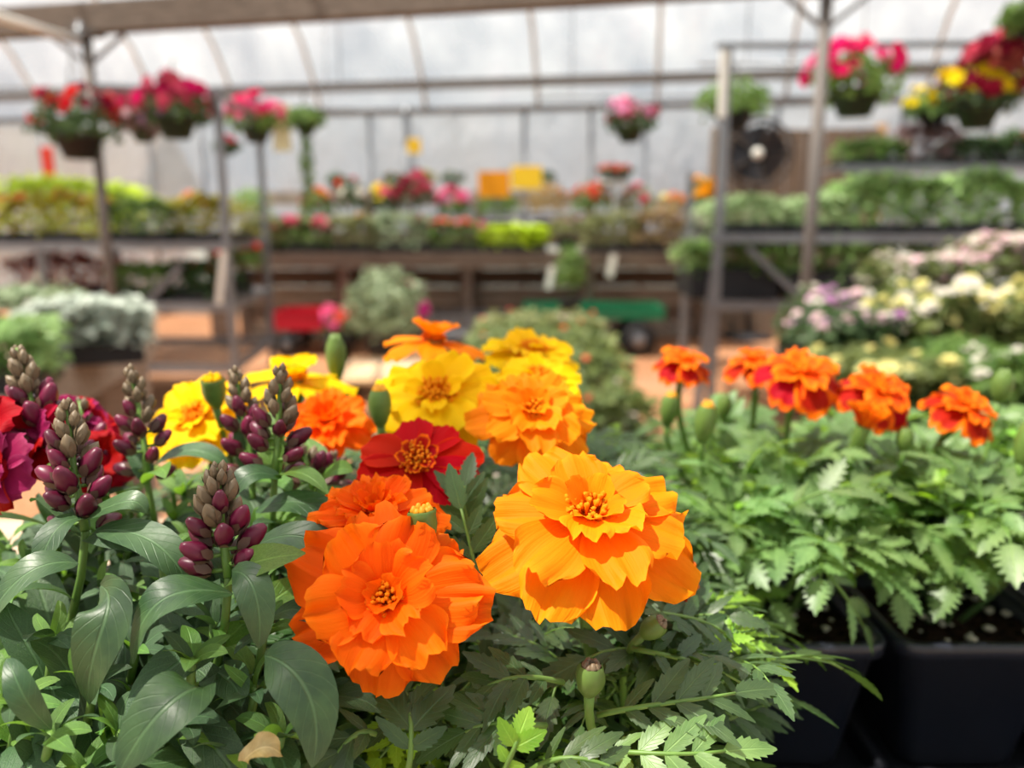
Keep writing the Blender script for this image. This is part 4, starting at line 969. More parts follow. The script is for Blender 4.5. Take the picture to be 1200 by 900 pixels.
#  n, L, W, elev, curl, cup, ruffle, notch, r0, z0
ST = {
 'full': dict(L=[(8,.53,.37,-16,-8,.06,1.0,.04,.03,-.01),(7,.42,.33,6,-14,.08,1.1,.04,.03,.01),(5,.28,.27,30,-18,.12,1.1,.04,.03,.025),(4,.17,.15,56,-12,.2,.9,.04,.035,.03)], fl=(.095,70,.05)),
 'ruffled': dict(L=[(7,.54,.42,-8,-4,.05,1.5,.10,.03,-.01),(6,.43,.40,12,-8,.08,1.9,.08,.03,.01),(5,.28,.32,36,-18,.12,1.8,.07,.03,.02),(3,.15,.18,60,-18,.3,1.3,.06,.03,.03)], fl=(.07,52,.05)),
 'pompon': dict(L=[(8,.50,.34,-6,-12,.06,.9,.05,.03,-.01),(8,.39,.26,16,-12,.15,1.1,.05,.03,.01),(8,.29,.18,36,-8,.3,1.1,.05,.03,.03),(8,.19,.12,55,0,.4,1.0,.05,.03,.05),(6,.12,.08,70,0,.4,.8,.05,.02,.06)], fl=(.07,30,.06)),
 'single': dict(L=[(8,.50,.37,-4,-10,.10,.5,.04,.03,-.01),(6,.17,.12,38,-14,.3,1.2,.05,.03,.02)], fl=(.11,60,.07)),
 'star': dict(L=[(7,.52,.30,-6,-14,.12,.6,.04,.03,-.01),(4,.26,.24,48,-20,.3,1.0,.04,.03,.02)], fl=(.09,40,.08)),
 'anemone': dict(L=[(7,.50,.46,-8,-12,.06,.9,.05,.03,-.01),(6,.39,.36,12,-14,.1,1.1,.05,.03,.01),(4,.22,.18,38,-10,.2,1.2,.04,.04,.02)], fl=(.12,76,.07)),
 'small': dict(L=[(6,.50,.40,-6,-46,.08,.9,.05,.03,0),(5,.34,.28,22,-36,.12,1.3,.06,.03,.02),(4,.20,.17,46,-20,.2,1.4,.05,.03,.03)], fl=(.10,40,.06)),
 'tuft': dict(L=[(8,.30,.22,62,-8,.3,1.4,.08,.06,0),(7,.24,.18,72,-4,.3,1.4,.08,.04,.01)], fl=(.08,24,.08))}
def flower(th_, c, n, D, style, pet, flo, spin, rng, stem_to, pet2=None, cal=.30, skip=(), stemr=.0022, jit=5):
    """a marigold flower head with calyx and stem; c is the world centre, n its facing direction"""
    org = Vector(th_['org']); n = Vector(n).normalized(); S = ST[style]
    x = Vector((1,0,0)); x = (x-n*x.dot(n)).normalized(); y = n.cross(x)
    M = Matrix((x, y, n)).transposed().to_4x4() @ Matrix.Rotation(R(spin), 4, 'Z') @ Matrix.Scale(D, 4); M.translation = Vector(c)-org
    rd, nf, hh = S['fl']
    head = put('flower_head', florets_mesh(flo, rd, nf, hh), th_, M)
    for li, lay in enumerate(S['L']):
        k, r0, z0 = lay[0], lay[8], lay[9]; ms = petals_for(pet if li == 0 or not pet2 else pet2, lay)
        for i in range(k):
            if (li, i) in skip: continue
            a = 360/k*i+li*360/k*.5+rng.uniform(-jit,jit); el = lay[3]+rng.uniform(-6,6)*(2 if style in ('ruffled','anemone') else 1)
            P = Matrix.Rotation(R(a), 4, 'Z') @ Matrix.Translation((0, r0, z0+(i % 2)*.012)) @ Matrix.Rotation(R(el), 4, 'X') @ Matrix.Rotation(R(rng.uniform(-7,7)), 4, 'Y') @ Matrix.Scale(rng.uniform(.92,1.06) if style != 'ruffled' else rng.uniform(.82,1.14), 4)
            put('petal', ms[(i*7+li) % len(ms)], head, P)
    key = ('cal', cal)
    if key not in PM:
        mb = MB(); mb.lathe((0,0,0), [(.075,.015),(.088,-.03),(.086,-.12*cal/.3),(.07,-.20*cal/.3),(.045,-.27*cal/.3),(.032,-cal-.02)], 12)
        for j in range(8):
            a = 2*PI*j/8; mb.add([Vector((math.cos(a-.3)*.084, math.sin(a-.3)*.084, .0)), Vector((math.cos(a+.3)*.084, math.sin(a+.3)*.084, .0)), Vector((math.cos(a)*.10, math.sin(a)*.10, .045))], [(0,1,2)])
        PM[key] = mb.mesh('calyx', MAT['calyx'])
    put('calyx', PM[key], head, Matrix.Identity(4))
    p0 = Vector(c)-n*(cal)*D; s0 = Vector(stem_to)
    P = [p0, p0-n*.02, Vector((p0.x*.7+s0.x*.3, p0.y*.7+s0.y*.3, p0.z*.45+s0.z*.55)), s0]
    mb = MB(); mb.tube([bez(P, i/10) for i in range(11)], [max(stemr, .032*D*1.0)]+[stemr*1.25]+[stemr]*9, 8); wput('flower_stem', mb, MAT['stem_green'], th_, True)
    return head
def bud(th_, c, up, L, r, tipmat, stem_to, rng, fl=0, stemr=.0016):
    """closed marigold bud: ribbed green cup with the petal tips showing"""
    org = Vector(th_['org']); up = Vector(up).normalized(); q = Vector((0,0,1)).rotation_difference(up)
    mb = MB(); V = []; n = 16; prof = [(.35,0),(.55,.08),(.86,.3),(1,.55),(.95,.78),(.80+fl,.92),(.72+fl,.97)]
    for i, (rr_, z) in enumerate(prof):
        for k in range(n):
            a = 2*PI*k/n; g = 1+.06*(1 if k % 2 else -1)*min(1, z*2); V.append(q @ Vector((math.cos(a)*r*rr_*g, math.sin(a)*r*rr_*g, z*L)))
    mb.add([v+Vector(c)-org for v in V], [(i*n+k, i*n+(k+1) % n, (i+1)*n+(k+1) % n, (i+1)*n+k) for i in range(len(prof)-1) for k in range(n)]+[tuple(range(n))[::-1]])
    b = put('bud', mb.mesh('bud', MAT['calyx']), th_)
    mb = MB()
    for k in range(9):
        a = 2*PI*k/9; o = Vector((math.cos(a)*r*(.42+fl*.6), math.sin(a)*r*(.42+fl*.6), L*.86))
        e = o*Vector((1,1,1)).length*0+Vector((o.x*.75*(1+fl), o.y*.75*(1+fl), L*(1.06+.05*(k % 2))))
        mb.tube([Vector(c)-org+q @ o, Vector(c)-org+q @ ((o+e)/2+Vector((o.x,o.y,0))*.12), Vector(c)-org+q @ e], [r*.26, r*.28, r*.12], 6)
    put('petal_tips', mb.mesh('petal_tips', MAT[tipmat]), b)
    s0 = Vector(stem_to); c = Vector(c); P = [c+up*.001, c-up*.018, Vector((c.x*.6+s0.x*.4, c.y*.6+s0.y*.4, c.z*.5+s0.z*.5)), s0]
    mb = MB(); mb.tube([bez(P, i/8) for i in range(9)], [r*.42]+[stemr]*8, 7); wput('flower_stem', mb, MAT['stem_green'], th_, True)

rg = random.Random(21)
def mplant(label, cx, cy, H, spread, nst, keys, vis=False, lean=(0,0), **k):
    base = Vector((cx, cy, SOIL-.005)); t_ = thing('potted_marigold', (cx, cy, BT+.006), label, 'potted plant')
    pot_and_soil(t_, (cx, cy), vis, rg); bushy(t_, base, H, spread, nst, rg, keys, lean=lean, **k); return t_, base+Vector((0,0,.01))
NEAR = ('near', 'lime'); PALE = ('pale', 'pale_lime')
pc = lambda i: -.335+CELL*(i+.5); pr_ = lambda j: .262+CELL*(j+.5); qc = lambda i: .112+CELL*(i+.5); qr = lambda j: .308+CELL*(j+.5)
# near marigolds
mo, bo = mplant('marigold with the big ruffled deep orange flower facing the camera at front', pc(2), pr_(0), .085, .05, 8, NEAR)
flower(mo, at(455, 702, .232), (-.04,-.80,.60), .0585, 'ruffled', 'petal_orange', 'floret_orange', 12, rg, bo)
flower(mo, at(440, 606, .275), (-.05,-.30,.95), .050, 'pompon', 'petal_orange', 'floret_orange', 40, rg, bo)
bud(mo, at(499, 640, .245), (-.1,.1,1), .0125, .0045, 'bud_tip', bo, rg, .25)
mg, bgd = mplant('marigold with the large golden orange double flower, right of the deep orange one', pc(3)+.0, pr_(0), .085, .055, 9, NEAR)
flower(mg, at(692, 607, .258), (.05,-.44,.90), .074, 'full', 'petal_gold', 'floret_gold', 18, rg, bgd, stemr=.0026)
flower(mg, at(795, 668, .31), (.6,-.4,.5), .034, 'small', 'petal_bicolor', 'floret_red', 0, rg, bgd)
bud(mg, at(690, 815, .235), (.05,-.05,1), .0115, .0048, 'snap_bud_green', bgd, rg)
bud(mg, at(752, 745, .27), (.6,-.2,.6), .010, .0042, 'snap_bud_green', bgd, rg)
mr, br = mplant('marigold with the single velvety red flower, behind the deep orange one', pc(2), pr_(1), .095, .045, 8, NEAR)
flower(mr, at(490, 541, .315), (.0,-.60,.80), .053, 'single', 'petal_red', 'floret_red', 20, rg, br, pet2='petal_bicolor')
my, by = mplant('marigold with golden drooping flower in front of clear yellow ones, at centre', pc(3), pr_(1), .095, .045, 8, NEAR)
flower(my, at(625, 482, .345), (.05,-.62,.78), .055, 'full', 'petal_gold', 'floret_gold', 5, rg, by)
flower(my, at(632, 444, .40), (.2,-.35,.93), .052, 'anemone', 'petal_yellow', 'floret_gold', 25, rg, by)
mz, bz = mplant('marigold with the lemon yellow double flower standing above the red flower', pc(2), pr_(2), .10, .045, 7, NEAR)
flower(mz, at(512, 464, .375), (-.05,-.60,.80), .066, 'anemone', 'petal_yellow', 'floret_gold', 0, rg, bz)
flower(mz, at(508, 400, .46), (.1,-.02,1), .060, 'star', 'petal_gold', 'floret_orange', 30, rg, bz)
bud(mz, at(446, 500, .36), (.0,.0,1), .018, .0052, 'bud_tip', bz, rg)
m3, b3 = mplant('marigold with the rearmost yellow flower of the centre group', pc(3), pr_(2), .10, .045, 7, NEAR)
flower(m3, at(625, 412, .47), (.1,-.2,.97), .056, 'anemone', 'petal_yellow', 'floret_gold', 12, rg, b3)
bud(m3, at(395, 446, .48), (0,0,1), .026, .0060, 'calyx', b3, rg)
m4, b4 = mplant('marigold with orange and yellow flowers behind the snapdragon spikes', pc(1), pr_(2), .10, .045, 7, NEAR)
flower(m4, at(384, 496, .41), (.0,-.52,.85), .052, 'pompon', 'petal_orange', 'floret_orange', 12, rg, b4)
flower(m4, at(345, 445, .45), (.05,-.12,1), .066, 'star', 'petal_yellow', 'floret_gold', 20, rg, b4)
flower(m4, at(232, 490, .40), (-.2,-.62,.72), .060, 'anemone', 'petal_yellow', 'floret_gold', 20, rg, b4)
bud(m4, at(254, 478, .38), (.0,-.2,1), .016, .0055, 'petal_yellow', b4, rg, .2)
# right hand marigolds in the second tray
r1, b1 = mplant('dark red and orange marigold in the rear left pot of the right tray', qc(0), qr(2), .10, .05, 8, PALE, lo=.42)
flower(r1, at(802, 424, .54), (.1,-.25,.95), .048, 'small', 'petal_bicolor', 'floret_orange', 10, rg, b1, pet2='petal_bicolor_small', cal=.42)
flower(r1, at(884, 424, .55), (-.15,-.2,.95), .048, 'small', 'petal_bicolor', 'floret_orange', 50, rg, b1, pet2='petal_bicolor_small', cal=.42)
bud(r1, at(822, 520, .46), (.12,0,1), .024, .0062, 'bud_tip', b1, rg)
bud(r1, at(781, 500, .52), (.12,0,1), .022, .0060, 'bud_tip', b1, rg)
bud(r1, at(846, 492, .58), (.1,0,1), .018, .006, 'calyx', b1, rg)
r2, b2 = mplant('orange edged red marigold in the front left pot of the right tray', qc(0), qr(1), .105, .055, 8, PALE, True, lo=.42, stem='stem_dark')
flower(r2, at(937, 438, .50), (.02,-.40,.9), .064, 'small', 'petal_bicolor', 'floret_orange', 15, rg, b2, pet2='petal_bicolor_small', cal=.36)
flower(r2, at(1012, 500, .46), (.15,-.2,.95), .052, 'tuft', 'petal_bicolor_small', 'floret_orange', 15, rg, b2, cal=.42)
bud(r2, at(1058, 530, .47), (.05,0,1), .014, .005, 'calyx', b2, rg)
r3, b3_ = mplant('ragged orange red marigold in the front pot second from left of right tray', qc(1), qr(1), .105, .055, 8, PALE, True, lo=.42, stem='stem_dark')
flower(r3, at(1030, 460, .485), (.15,-.50,.85), .058, 'small', 'petal_bicolor', 'floret_orange', 40, rg, b3_, pet2='petal_bicolor_small', cal=.36)
flower(r3, at(1132, 478, .47), (.25,-.42,.88), .054, 'small', 'petal_bicolor', 'floret_orange', 0, rg, b3_, pet2='petal_bicolor_small', cal=.5)
bud(r3, at(1170, 472, .50), (.1,0,1), .020, .0065, 'calyx', b3_, rg)
r4, b4_ = mplant('flowerless marigold in the rear pot second from left of right tray', qc(1), qr(2), .10, .055, 8, PALE, lo=.42)
r5, b5 = mplant('marigold with a fat green bud at the right photo edge', qc(2), qr(1), .10, .05, 8, PALE, True, lo=.42, stem='stem_dark')
bud(r5, at(1196, 545, .44), (.25,0,1), .026, .0075, 'bud_tip', b5, rg)
r6, b6 = mplant('flowerless marigold in the rear right pot of the right tray', qc(2), qr(2), .10, .05, 7, PALE, lo=.42)

# ---- snapdragons
SL = []
def snap_leaf(P, W, nrm, fold=.14, wav=.03, nu=6, nv=11, twist=0, seed=0):
    mb = MB(); V = []; U = []; r_ = random.Random(seed); ph = r_.uniform(0,6)
    for j in range(nv+1):
        t = j/nv; p = bez(P, t); tg = (bez(P, min(1, t+.03))-bez(P, max(0, t-.03))).normalized()
        n2 = (nrm-tg*nrm.dot(tg)); n2 = n2.normalized() if n2.length > 1e-4 else Vector((0,0,1)); n2 = Matrix.Rotation(twist*t, 3, tg) @ n2; sd = tg.cross(n2)
        w_ = W/2*(.06+.94*max(0, math.sin(PI*t**.82))**.72) if j < nv else W*.012
        for i in range(nu+1):
            s = -1+2*i/nu; V.append(p+sd*s*w_+n2*(fold*w_*abs(s)**1.3+wav*W*math.sin(t*9+ph+(2 if s > 0 else 0))*s*s)); U.append((i/nu, t))
    m = nu+1; mb.add(V, [(j*m+i, j*m+i+1, (j+1)*m+i+1, (j+1)*m+i) for j in range(nv) for i in range(nu)], U); return mb
for i in range(8):
    r_ = random.Random(50+i); c_ = r_.uniform(.1,1.0)
    P = [(0,0,0), (r_.uniform(-.05,.05), .35, .12), (r_.uniform(-.1,.1), .75, .12-c_*.28), (r_.uniform(-.15,.15), .98-c_*.18, .02-c_*.5)]
    SL.append((snap_leaf([Vector(p) for p in P], r_.uniform(.27,.36), Vector((0,0,1)), twist=r_.uniform(-.5,.5), seed=i, nv=9), c_))
SLM = [m_[0].mesh('leaf', MAT['snap_leaf']) for m_ in SL]; SLY = []
for m_, _ in SL[:4]: SLY.append(m_.mesh('leaf', MAT['snap_leaf_young']))
def snap_stem(th_, base, tip, rng, nodes=7, Lmax=.052, rosette=True, lo=.2, lf=.0022):
    org = Vector(th_['org']); tip = Vector(tip)
    P = [base, base+Vector(((tip.x-base.x)*.55, (tip.y-base.y)*.55, (tip.z-base.z)*.22)), Vector((tip.x*.92+base.x*.08, tip.y*.92+base.y*.08, base.z+(tip.z-base.z)*.6)), tip]
    mb = MB(); mb.tube([bez(P, i/9) for i in range(10)], [.0022-.0008*i/9 for i in range(10)], 7); wput('stem', mb, MAT['stem_green'], th_, True)
    for k in range(nodes):
        t = lo+(.98-lo)*k/(nodes-1); o = bez(P, t); tg = (bez(P, min(1, t+.04))-bez(P, t-.04)).normalized(); side = tg.orthogonal().normalized()
        last = k == nodes-1
        for e in range(2 if not last or not rosette else 6):
            d = Matrix.Rotation(k*PI/2+e*(PI if not (last and rosette) else PI/3)+rng.uniform(-.35,.35), 3, tg) @ side
            el = rng.uniform(.25,.8) if not last else rng.uniform(.4,1.6)
            L = Lmax*(1-.35*k/nodes)*rng.uniform(.8,1.1)*(.45 if last and rosette else 1)
            young = rng.random() < (.6 if last else .12)
            z = (Vector((0,0,1))+Vector((rng.gauss(0,.25), rng.gauss(0,.25)-.1, 0))).normalized()
            put('leaf', rng.choice(SLY if young else SLM), th_, Matrix.Translation(-org) @ orient(o, (d+tg*el).normalized(), z) @ Matrix.Scale(L, 4))
            if not last and rng.random() < .45:
                # little side shoot in the axil
                for q_ in range(4):
                    d2 = Matrix.Rotation(q_*PI/2+.5, 3, tg) @ side
                    put('leaf', rng.choice(SLY if rng.random() < .6 else SLM), th_, Matrix.Translation(-org) @ orient(o+d*.008+tg*.006, (d2+tg*1.2+d*.5).normalized(), z) @ Matrix.Scale(L*.34, 4))
    return P
def bud_mesh(mats, open_):
    mb = MB(); V = []; n = 10; prof = [(.2,-.05),(.62,.12),(.90,.36),(.94,.6),(.78,.86),(.52,1.06),(.30,1.16),(.04,1.17)] if open_ else [(.2,-.05),(.7,.15),(.9,.4),(.75,.65),(.42,.88),(.04,1.05)]
    for i, (r_, z) in enumerate(prof):
        for k in range(n):
            a = 2*PI*k/n; g = 1+.10*math.cos(a*3+z*2)*(z > .2); V.append(Vector((math.cos(a)*.40*r_*g, math.sin(a)*.40*r_*g, z)))
    mb.add(V, [(i*n+k, i*n+(k+1) % n, (i+1)*n+(k+1) % n, (i+1)*n+k) for i in range(len(prof)-1) for k in range(n)]+[tuple((len(prof)-1)*n+k for k in range(n))])
    mb.cur = 1; H_ = .62 if open_ else .85
    for k in range(5):
        a = 2*PI*k/5; P = []
        for t, wd, rr_ in ((0,.30,.16),(.3,.55,.36 if open_ else .34),(.7,.42,.44 if open_ else .40),(1,.03,.44 if open_ else .34)):
            for s in (-1, 1): P.append(Vector((math.cos(a+s*wd)*rr_, math.sin(a+s*wd)*rr_, -.06+H_*t)))
        mb.add(P, [(0,1,3,2),(2,3,5,4),(4,5,7,6)])
    return mb.mesh('bud', mats)
BUDS = [bud_mesh([MAT['snap_bud'], MAT['snap_calyx']], True), bud_mesh([MAT['snap_bud_green'], MAT['snap_bud_green']], False)]
def spike(th_, base, tip, rng, n=18, big=.0088, small=.0052, spread=.0046, sparse=1.0):
    """flower spike: thin axis with a spiral of buds, plump and wine red below, small and green brown on top"""
    org = Vector(th_['org']); base = Vector(base); tip = Vector(tip)
    mid = (base+tip)/2+Vector((rng.uniform(-.003,.003), 0, 0)); P = [base, mid, tip]; d0 = (tip-base).normalized()
    mb = MB(); mb.tube([bez(P, i/6)-org for i in range(7)], [.0018-.0010*i/6 for i in range(7)], 6); sp_ = put('flower_spike', mb.mesh('flower_spike', MAT['stem_green']), th_)
    side = d0.orthogonal().normalized()
    for k in range(n):
        u = k/(n-1); t = u**(.8)*.97; o = bez(P, t); a = k*2.39996+rng.uniform(-.35,.35); d = Matrix.Rotation(a, 3, d0) @ side
        L = (big*(1-u)**.8+small*u*(1.1-.4*u))*rng.uniform(.85,1.1); out = (d*(1-u)*1.1+d*.22+d0*(.55+1.3*u)).normalized()
        pos = o+d*(spread*(1-u)**.8*sparse+.0009); isred = u < .42 or (u < .6 and rng.random() < .5)
        q = Vector((0,0,1)).rotation_difference(out); M = Matrix.Translation(pos-org) @ q.to_matrix().to_4x4() @ Matrix.Rotation(rng.uniform(0,6),4,'Z') @ Matrix.Diagonal((L*1.0, L*1.0, L*1.06, 1))
        put('bud', BUDS[0 if isred else 1], sp_, M)
        if isred and u > .0:
            if 'ped' not in PROTO:
                mb = MB(); mb.tube([(0,0,0),(0,0,1)], .12, 5); PROTO['ped'] = mb.mesh('pedicel', MAT['stem_green'])
            v = pos-o; ln = v.length
            put('pedicel', PROTO['ped'], sp_, Matrix.Translation(o-org) @ Vector((0,0,1)).rotation_difference(v.normalized()).to_matrix().to_4x4() @ Matrix.Diagonal((.006,.006,ln,1)))
    return sp_
def bloom(th_, c, n, D, mats, spin, rng):
    org = Vector(th_['org']); n = Vector(n).normalized(); x = Vector((1,0,0)); x = (x-n*x.dot(n)).normalized(); y = n.cross(x)
    M = Matrix((x, y, n)).transposed().to_4x4() @ Matrix.Rotation(R(spin), 4, 'Z') @ Matrix.Scale(D, 4); M.translation = Vector(c)-org
    mb = MB(); mb.lathe((0,0,0), [(.10,-.45),(.15,-.3),(.20,-.1),(.17,.03),(.06,.10),(.001,.11)], 12); h_ = put('bloom', mb.mesh('bloom', MAT[mats[1]]), th_, M)
    for i in range(9):
        lay = (5, .46 if i < 5 else .34, .62 if i < 5 else .44, 0, -75 if i < 5 else -45, .30, 1.2, .03, 0, 0)
        ms = petals_for(mats[i % 2 if i > 4 else (0 if i != 2 else 1)], lay)
        a = i*72 if i < 5 else i*90+30; P = Matrix.Rotation(R(a+rng.uniform(-8,8)), 4, 'Z') @ Matrix.Translation((0,.09,.0 if i < 5 else .03)) @ Matrix.Rotation(R(28 if i < 5 else 60), 4, 'X')
        put('petal', ms[i % len(ms)], h_, P)
def splant(label, cx, cy):
    t_ = thing('potted_snapdragon', (cx, cy, BT+.006), label, 'potted plant'); pot_and_soil(t_, (cx, cy), False, rg); return t_, Vector((cx, cy, SOIL-.005))
rs = random.Random(8)
def stems(th_, base, tips, **k):
    for (px, py, Y) in tips: snap_stem(th_, base+Vector((rs.uniform(-.02,.02), rs.uniform(-.02,.02), 0)), at(px, py, Y), rs, **k)
def sp(th_, base, top, bot, Yt, Yb, n=18, **k):
    b = at(bot[0], bot[1], Yb); spike(th_, b, at(top[0], top[1], Yt), rs, n, **k)
    snap_stem(th_, base+Vector((rs.uniform(-.02,.02), rs.uniform(-.02,.02), 0)), b, rs, rosette=False, nodes=6)
def hero(th_, P, W, nrm, mat='snap_leaf', **k): wput('leaf', snap_leaf([Vector(p) for p in P], W, Vector(nrm).normalized(), nu=8, nv=16, **k), MAT[mat], th_, True)

s1, e1 = splant('snapdragon at front left with a wine budded spike above many drooping leaves', pc(0), pr_(0))
sp(s1, e1, (78, 472), (100, 622), .285, .270, 30, big=.0092)
stems(s1, e1, [(20,820,.225),(62,745,.245),(10,700,.28),(40,655,.30),(140,858,.225),(-30,640,.30),(-20,760,.25),(100,900,.22),(60,860,.215),(-60,860,.24),(110,800,.235),(160,760,.25)])
hero(s1, [at(118,686,.238), at(150,700,.222), at(95,760,.216), at(104,826,.222)], .0165, (0,-1,.35), seed=1)
hero(s1, [at(105,607,.268), at(60,600,.258), at(52,650,.25), at(42,672,.25)], .0125, (-.2,-.5,1), seed=2)
hero(s1, [at(112,622,.265), at(170,615,.255), at(205,645,.25), at(222,692,.25)], .014, (.2,-.5,1), seed=3)
hero(s1, [at(96,606,.268), at(140,590,.26), at(160,575,.262), at(172,602,.262)], .010, (0,-.5,1), seed=4)
hero(s1, [at(92,660,.25), at(40,650,.24), at(0,690,.235), at(-20,740,.235)], .014, (-.2,-.6,1), seed=5)
hero(s1, [at(60,855,.212), at(20,820,.205), at(20,790,.208), at(8,772,.215)], .0085, (0,-.8,1), seed=6)
s2, e2 = splant('snapdragon in the second front pot with one short reddish spike', pc(1), pr_(0))
sp(s2, e2, (256, 548), (268, 676), .252, .245, 28, big=.0086)
stems(s2, e2, [(225,772,.228),(300,806,.232),(190,655,.28),(270,880,.22),(330,862,.222),(340,700,.29),(150,690,.29),(390,850,.25),(360,775,.26),(215,840,.225),(250,730,.25),(310,740,.25)])
hero(s2, [at(274,696,.240), at(200,680,.226), at(160,705,.222), at(155,778,.224)], .0155, (-.2,-.5,1), seed=7)
hero(s2, [at(272,670,.238), at(300,665,.228), at(308,720,.224), at(303,760,.226)], .0115, (.2,-.8,.6), seed=8)
hero(s2, [at(310,768,.226), at(345,775,.215), at(385,820,.212), at(366,900,.208)], .0175, (.35,-.9,.5), seed=9)
hero(s2, [at(242,806,.220), at(215,800,.208), at(165,850,.202), at(140,905,.20)], .0195, (-.25,-.9,.7), seed=10)
hero(s2, [at(318,725,.242), at(340,705,.236), at(365,715,.233), at(392,735,.235)], .008, (0,-.6,1), seed=11)
hero(s2, [at(300,640,.27), at(345,610,.262), at(395,640,.262), at(400,668,.262)], .013, (0,-.6,1), seed=12)
s3, e3 = splant('snapdragon at far left rear with crimson and magenta open blooms', pc(0), pr_(1))
sp(s3, e3, (20, 408), (64, 545), .33, .315, 28, big=.0100)
sp(s3, e3, (93, 470), (108, 575), .36, .345, 12, big=.0095)
for px, py, Y, nn, D, mt, s in ((36,515,.315,(.0,-.8,.5),.036,('petal_crimson','petal_magenta'),0), (2,552,.300,(-.3,-.8,.3),.032,('petal_magenta','petal_crimson'),30), (-12,510,.31,(-.5,-.6,.5),.034,('petal_crimson','petal_magenta'),80),
        (118,540,.345,(.4,-.6,.5),.030,('petal_crimson','petal_crimson'),30), (84,492,.36,(.2,-.4,.8),.030,('petal_magenta','petal_crimson'),10), (105,505,.36,(.5,-.5,.6),.026,('petal_crimson','petal_crimson'),60)):
    bloom(s3, at(px, py, Y), nn, D, mt, s, rs)
    p = at(px, py, Y)-Vector(nn).normalized()*D*.4; q = at(66, 560, .325); mb = MB(); mb.tube([p, (p+q)/2, q], .0011, 5); wput('pedicel', mb, MAT['stem_green'], s3)
stems(s3, e3, [(60,610,.33),(120,628,.32),(10,640,.33),(-40,620,.34),(90,590,.36),(150,640,.33)])
s4, e4 = splant('snapdragon with three slim spikes in front of the yellow marigold', pc(1), pr_(1))
sp(s4, e4, (152, 433), (172, 560), .345, .330, 24, big=.0080)
sp(s4, e4, (274, 434), (296, 560), .345, .330, 24, big=.0082)
sp(s4, e4, (328, 433), (322, 555), .315, .305, 24, big=.0082)
stems(s4, e4, [(170,600,.34),(215,575,.36),(250,590,.34),(300,585,.34),(345,580,.33),(385,610,.33),(230,640,.31),(200,560,.38),(325,610,.31),(355,655,.29),(285,560,.37),(380,570,.36),(150,580,.36)])
sp(s4, e4, (356, 528), (368, 572), .335, .328, 9, big=.0088)
sp(s4, e4, (392, 535), (384, 572), .35, .345, 8, big=.0080)
hero(s4, [at(300,600,.300), at(350,570,.292), at(390,600,.290), at(405,632,.290)], .013, (0,-.5,1), seed=13)
hero(s4, [at(180,548,.345), at(205,520,.34), at(245,522,.338), at(268,548,.338)], .013, (0,-.3,1), seed=14)
hero(s4, [at(330,560,.300), at(290,545,.292), at(280,560,.29), at(268,590,.29)], .011, (0,-.5,1), seed=15)

# ---- hand placed marigold leaves in the sharp foreground
def hleaf(th_, P, Lf, Wf, pairs, nrm=(0,-.45,1), mat='marigold_leaf', seed=0, serr=.27, start=.2):
    wput('leaf', marigold_leaf(P, Vector(nrm).normalized(), Lf, Wf, pairs, random.Random(seed), 1, serr, start), [MAT[mat], MAT['stem_green']], th_, True)
hleaf(mg, [at(700,838,.242), at(750,826,.236), at(810,822,.238), at(862,812,.245)], .0235, .0072, 4, seed=1)
hleaf(mg, [at(740,760,.27), at(790,770,.262), at(830,775,.265), at(868,800,.268)], .020, .0065, 4, seed=2)
hleaf(mg, [at(690,880,.235), at(740,880,.225), at(790,888,.22), at(850,880,.225)], .021, .007, 4, seed=3, mat='marigold_leaf_pale')
hleaf(mg, [at(660,800,.25), at(620,790,.24), at(590,790,.238), at(560,810,.24)], .020, .0062, 4, seed=4)
hleaf(mo, [at(478,905,.218), at(486,860,.218), at(480,830,.226), at(476,812,.235)], .0215, .0085, 3, nrm=(0,-1,.5), seed=5)
hleaf(mo, [at(560,720,.285), at(562,680,.28), at(552,640,.28), at(540,596,.285)], .019, .0068, 4, nrm=(0,-1,.5), seed=6)
hleaf(mg, [at(640,850,.235), at(610,850,.228), at(575,840,.226), at(545,858,.226)], .021, .0068, 4, seed=7)
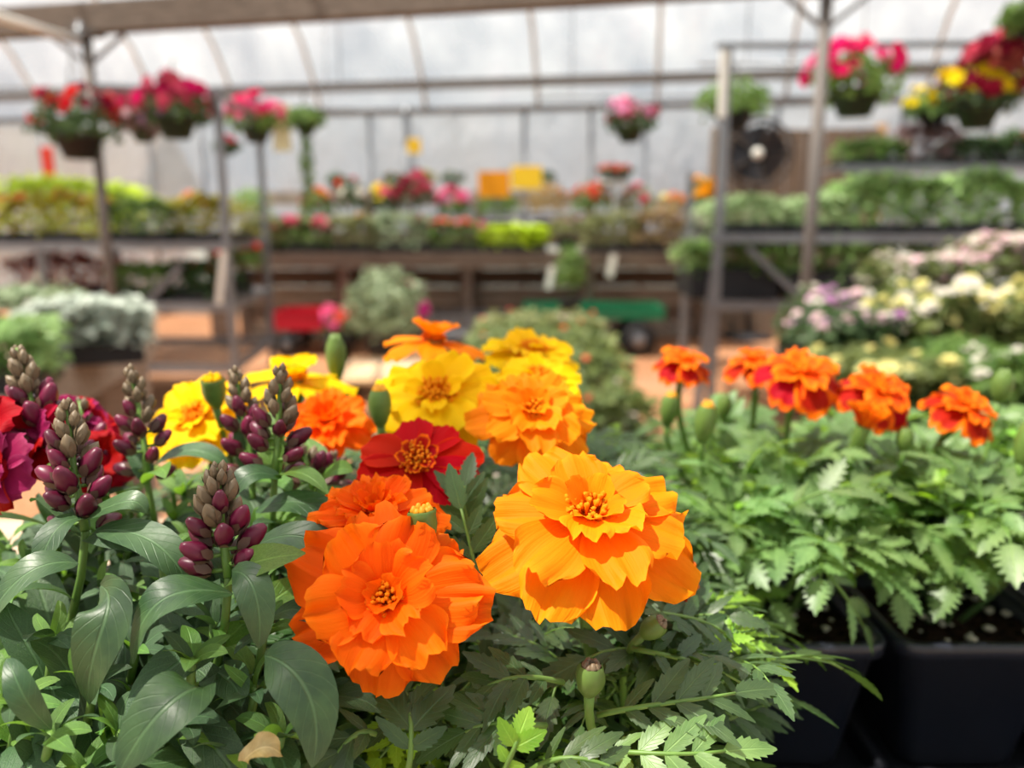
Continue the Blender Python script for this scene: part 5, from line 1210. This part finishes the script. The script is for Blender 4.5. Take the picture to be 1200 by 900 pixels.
hleaf(mg, [at(720,720,.285), at(770,715,.28), at(820,720,.285), at(850,742,.29)], .020, .006, 4, seed=8)
hleaf(mo, [at(440,860,.225), at(420,850,.222), at(400,870,.218), at(385,905,.216)], .019, .006, 3, seed=9)
hleaf(mg, [at(620,905,.22), at(650,880,.216), at(690,885,.214), at(730,905,.213)], .018, .0058, 4, seed=10)
hleaf(my, [at(560,640,.31), at(545,610,.30), at(540,590,.30), at(545,570,.305)], .017, .006, 3, nrm=(0,-1,.5), seed=11)
hleaf(r2, [at(905,610,.43), at(950,575,.415), at(990,560,.415), at(1040,575,.42)], .026, .012, 3, seed=12, mat='marigold_leaf_pale', serr=.5)
hleaf(r2, [at(960,660,.40), at(985,690,.39), at(1000,710,.388), at(1012,735,.39)], .022, .009, 2, seed=13, mat='marigold_leaf_pale', serr=.5)
hleaf(r3, [at(1080,620,.43), at(1130,610,.415), at(1170,620,.415), at(1200,650,.42)], .024, .011, 3, seed=14, mat='marigold_leaf_pale', serr=.5)
hleaf(mg, [at(590,905,.214), at(600,885,.212), at(604,872,.212), at(608,862,.214)], .010, .006, 2, nrm=(0,-1,.6), mat='marigold_leaf_lime', seed=15)
# withered leaf caught in the foliage at the bottom
hero(s2, [at(285,892,.206), at(300,875,.203), at(315,868,.203), at(330,885,.205)], .007, (0,-.8,1), 'dry_leaf', seed=16, wav=.25, fold=.6)

# ---- groups of alike things
GR = {'potted_marigold': 'marigolds in black pots in the foreground', 'potted_snapdragon': 'snapdragons in black pots in the foreground', 'hanging_basket': 'flower baskets hanging in the greenhouse',
      'seedling_tray': 'seedling trays on the right rack', 'plant_tray': 'plant trays on the racks and benches', 'flower_tray': 'flower trays on the right bench', 'potted_plant': 'potted plants on the back benches',
      'hanging_rail': 'galvanised hanging rails', 'roof_post': 'steel posts under the roof beam', 'plant_rack': 'grey steel plant racks', 'pot_tray': 'black pot trays in the foreground', 'hanging_label': 'white labels on the back bench'}
for o in list(C.objects):
    k = o.name.split('.')[0]
    if o.parent is None and 'label' in o and k in GR: o['group'] = GR[k]
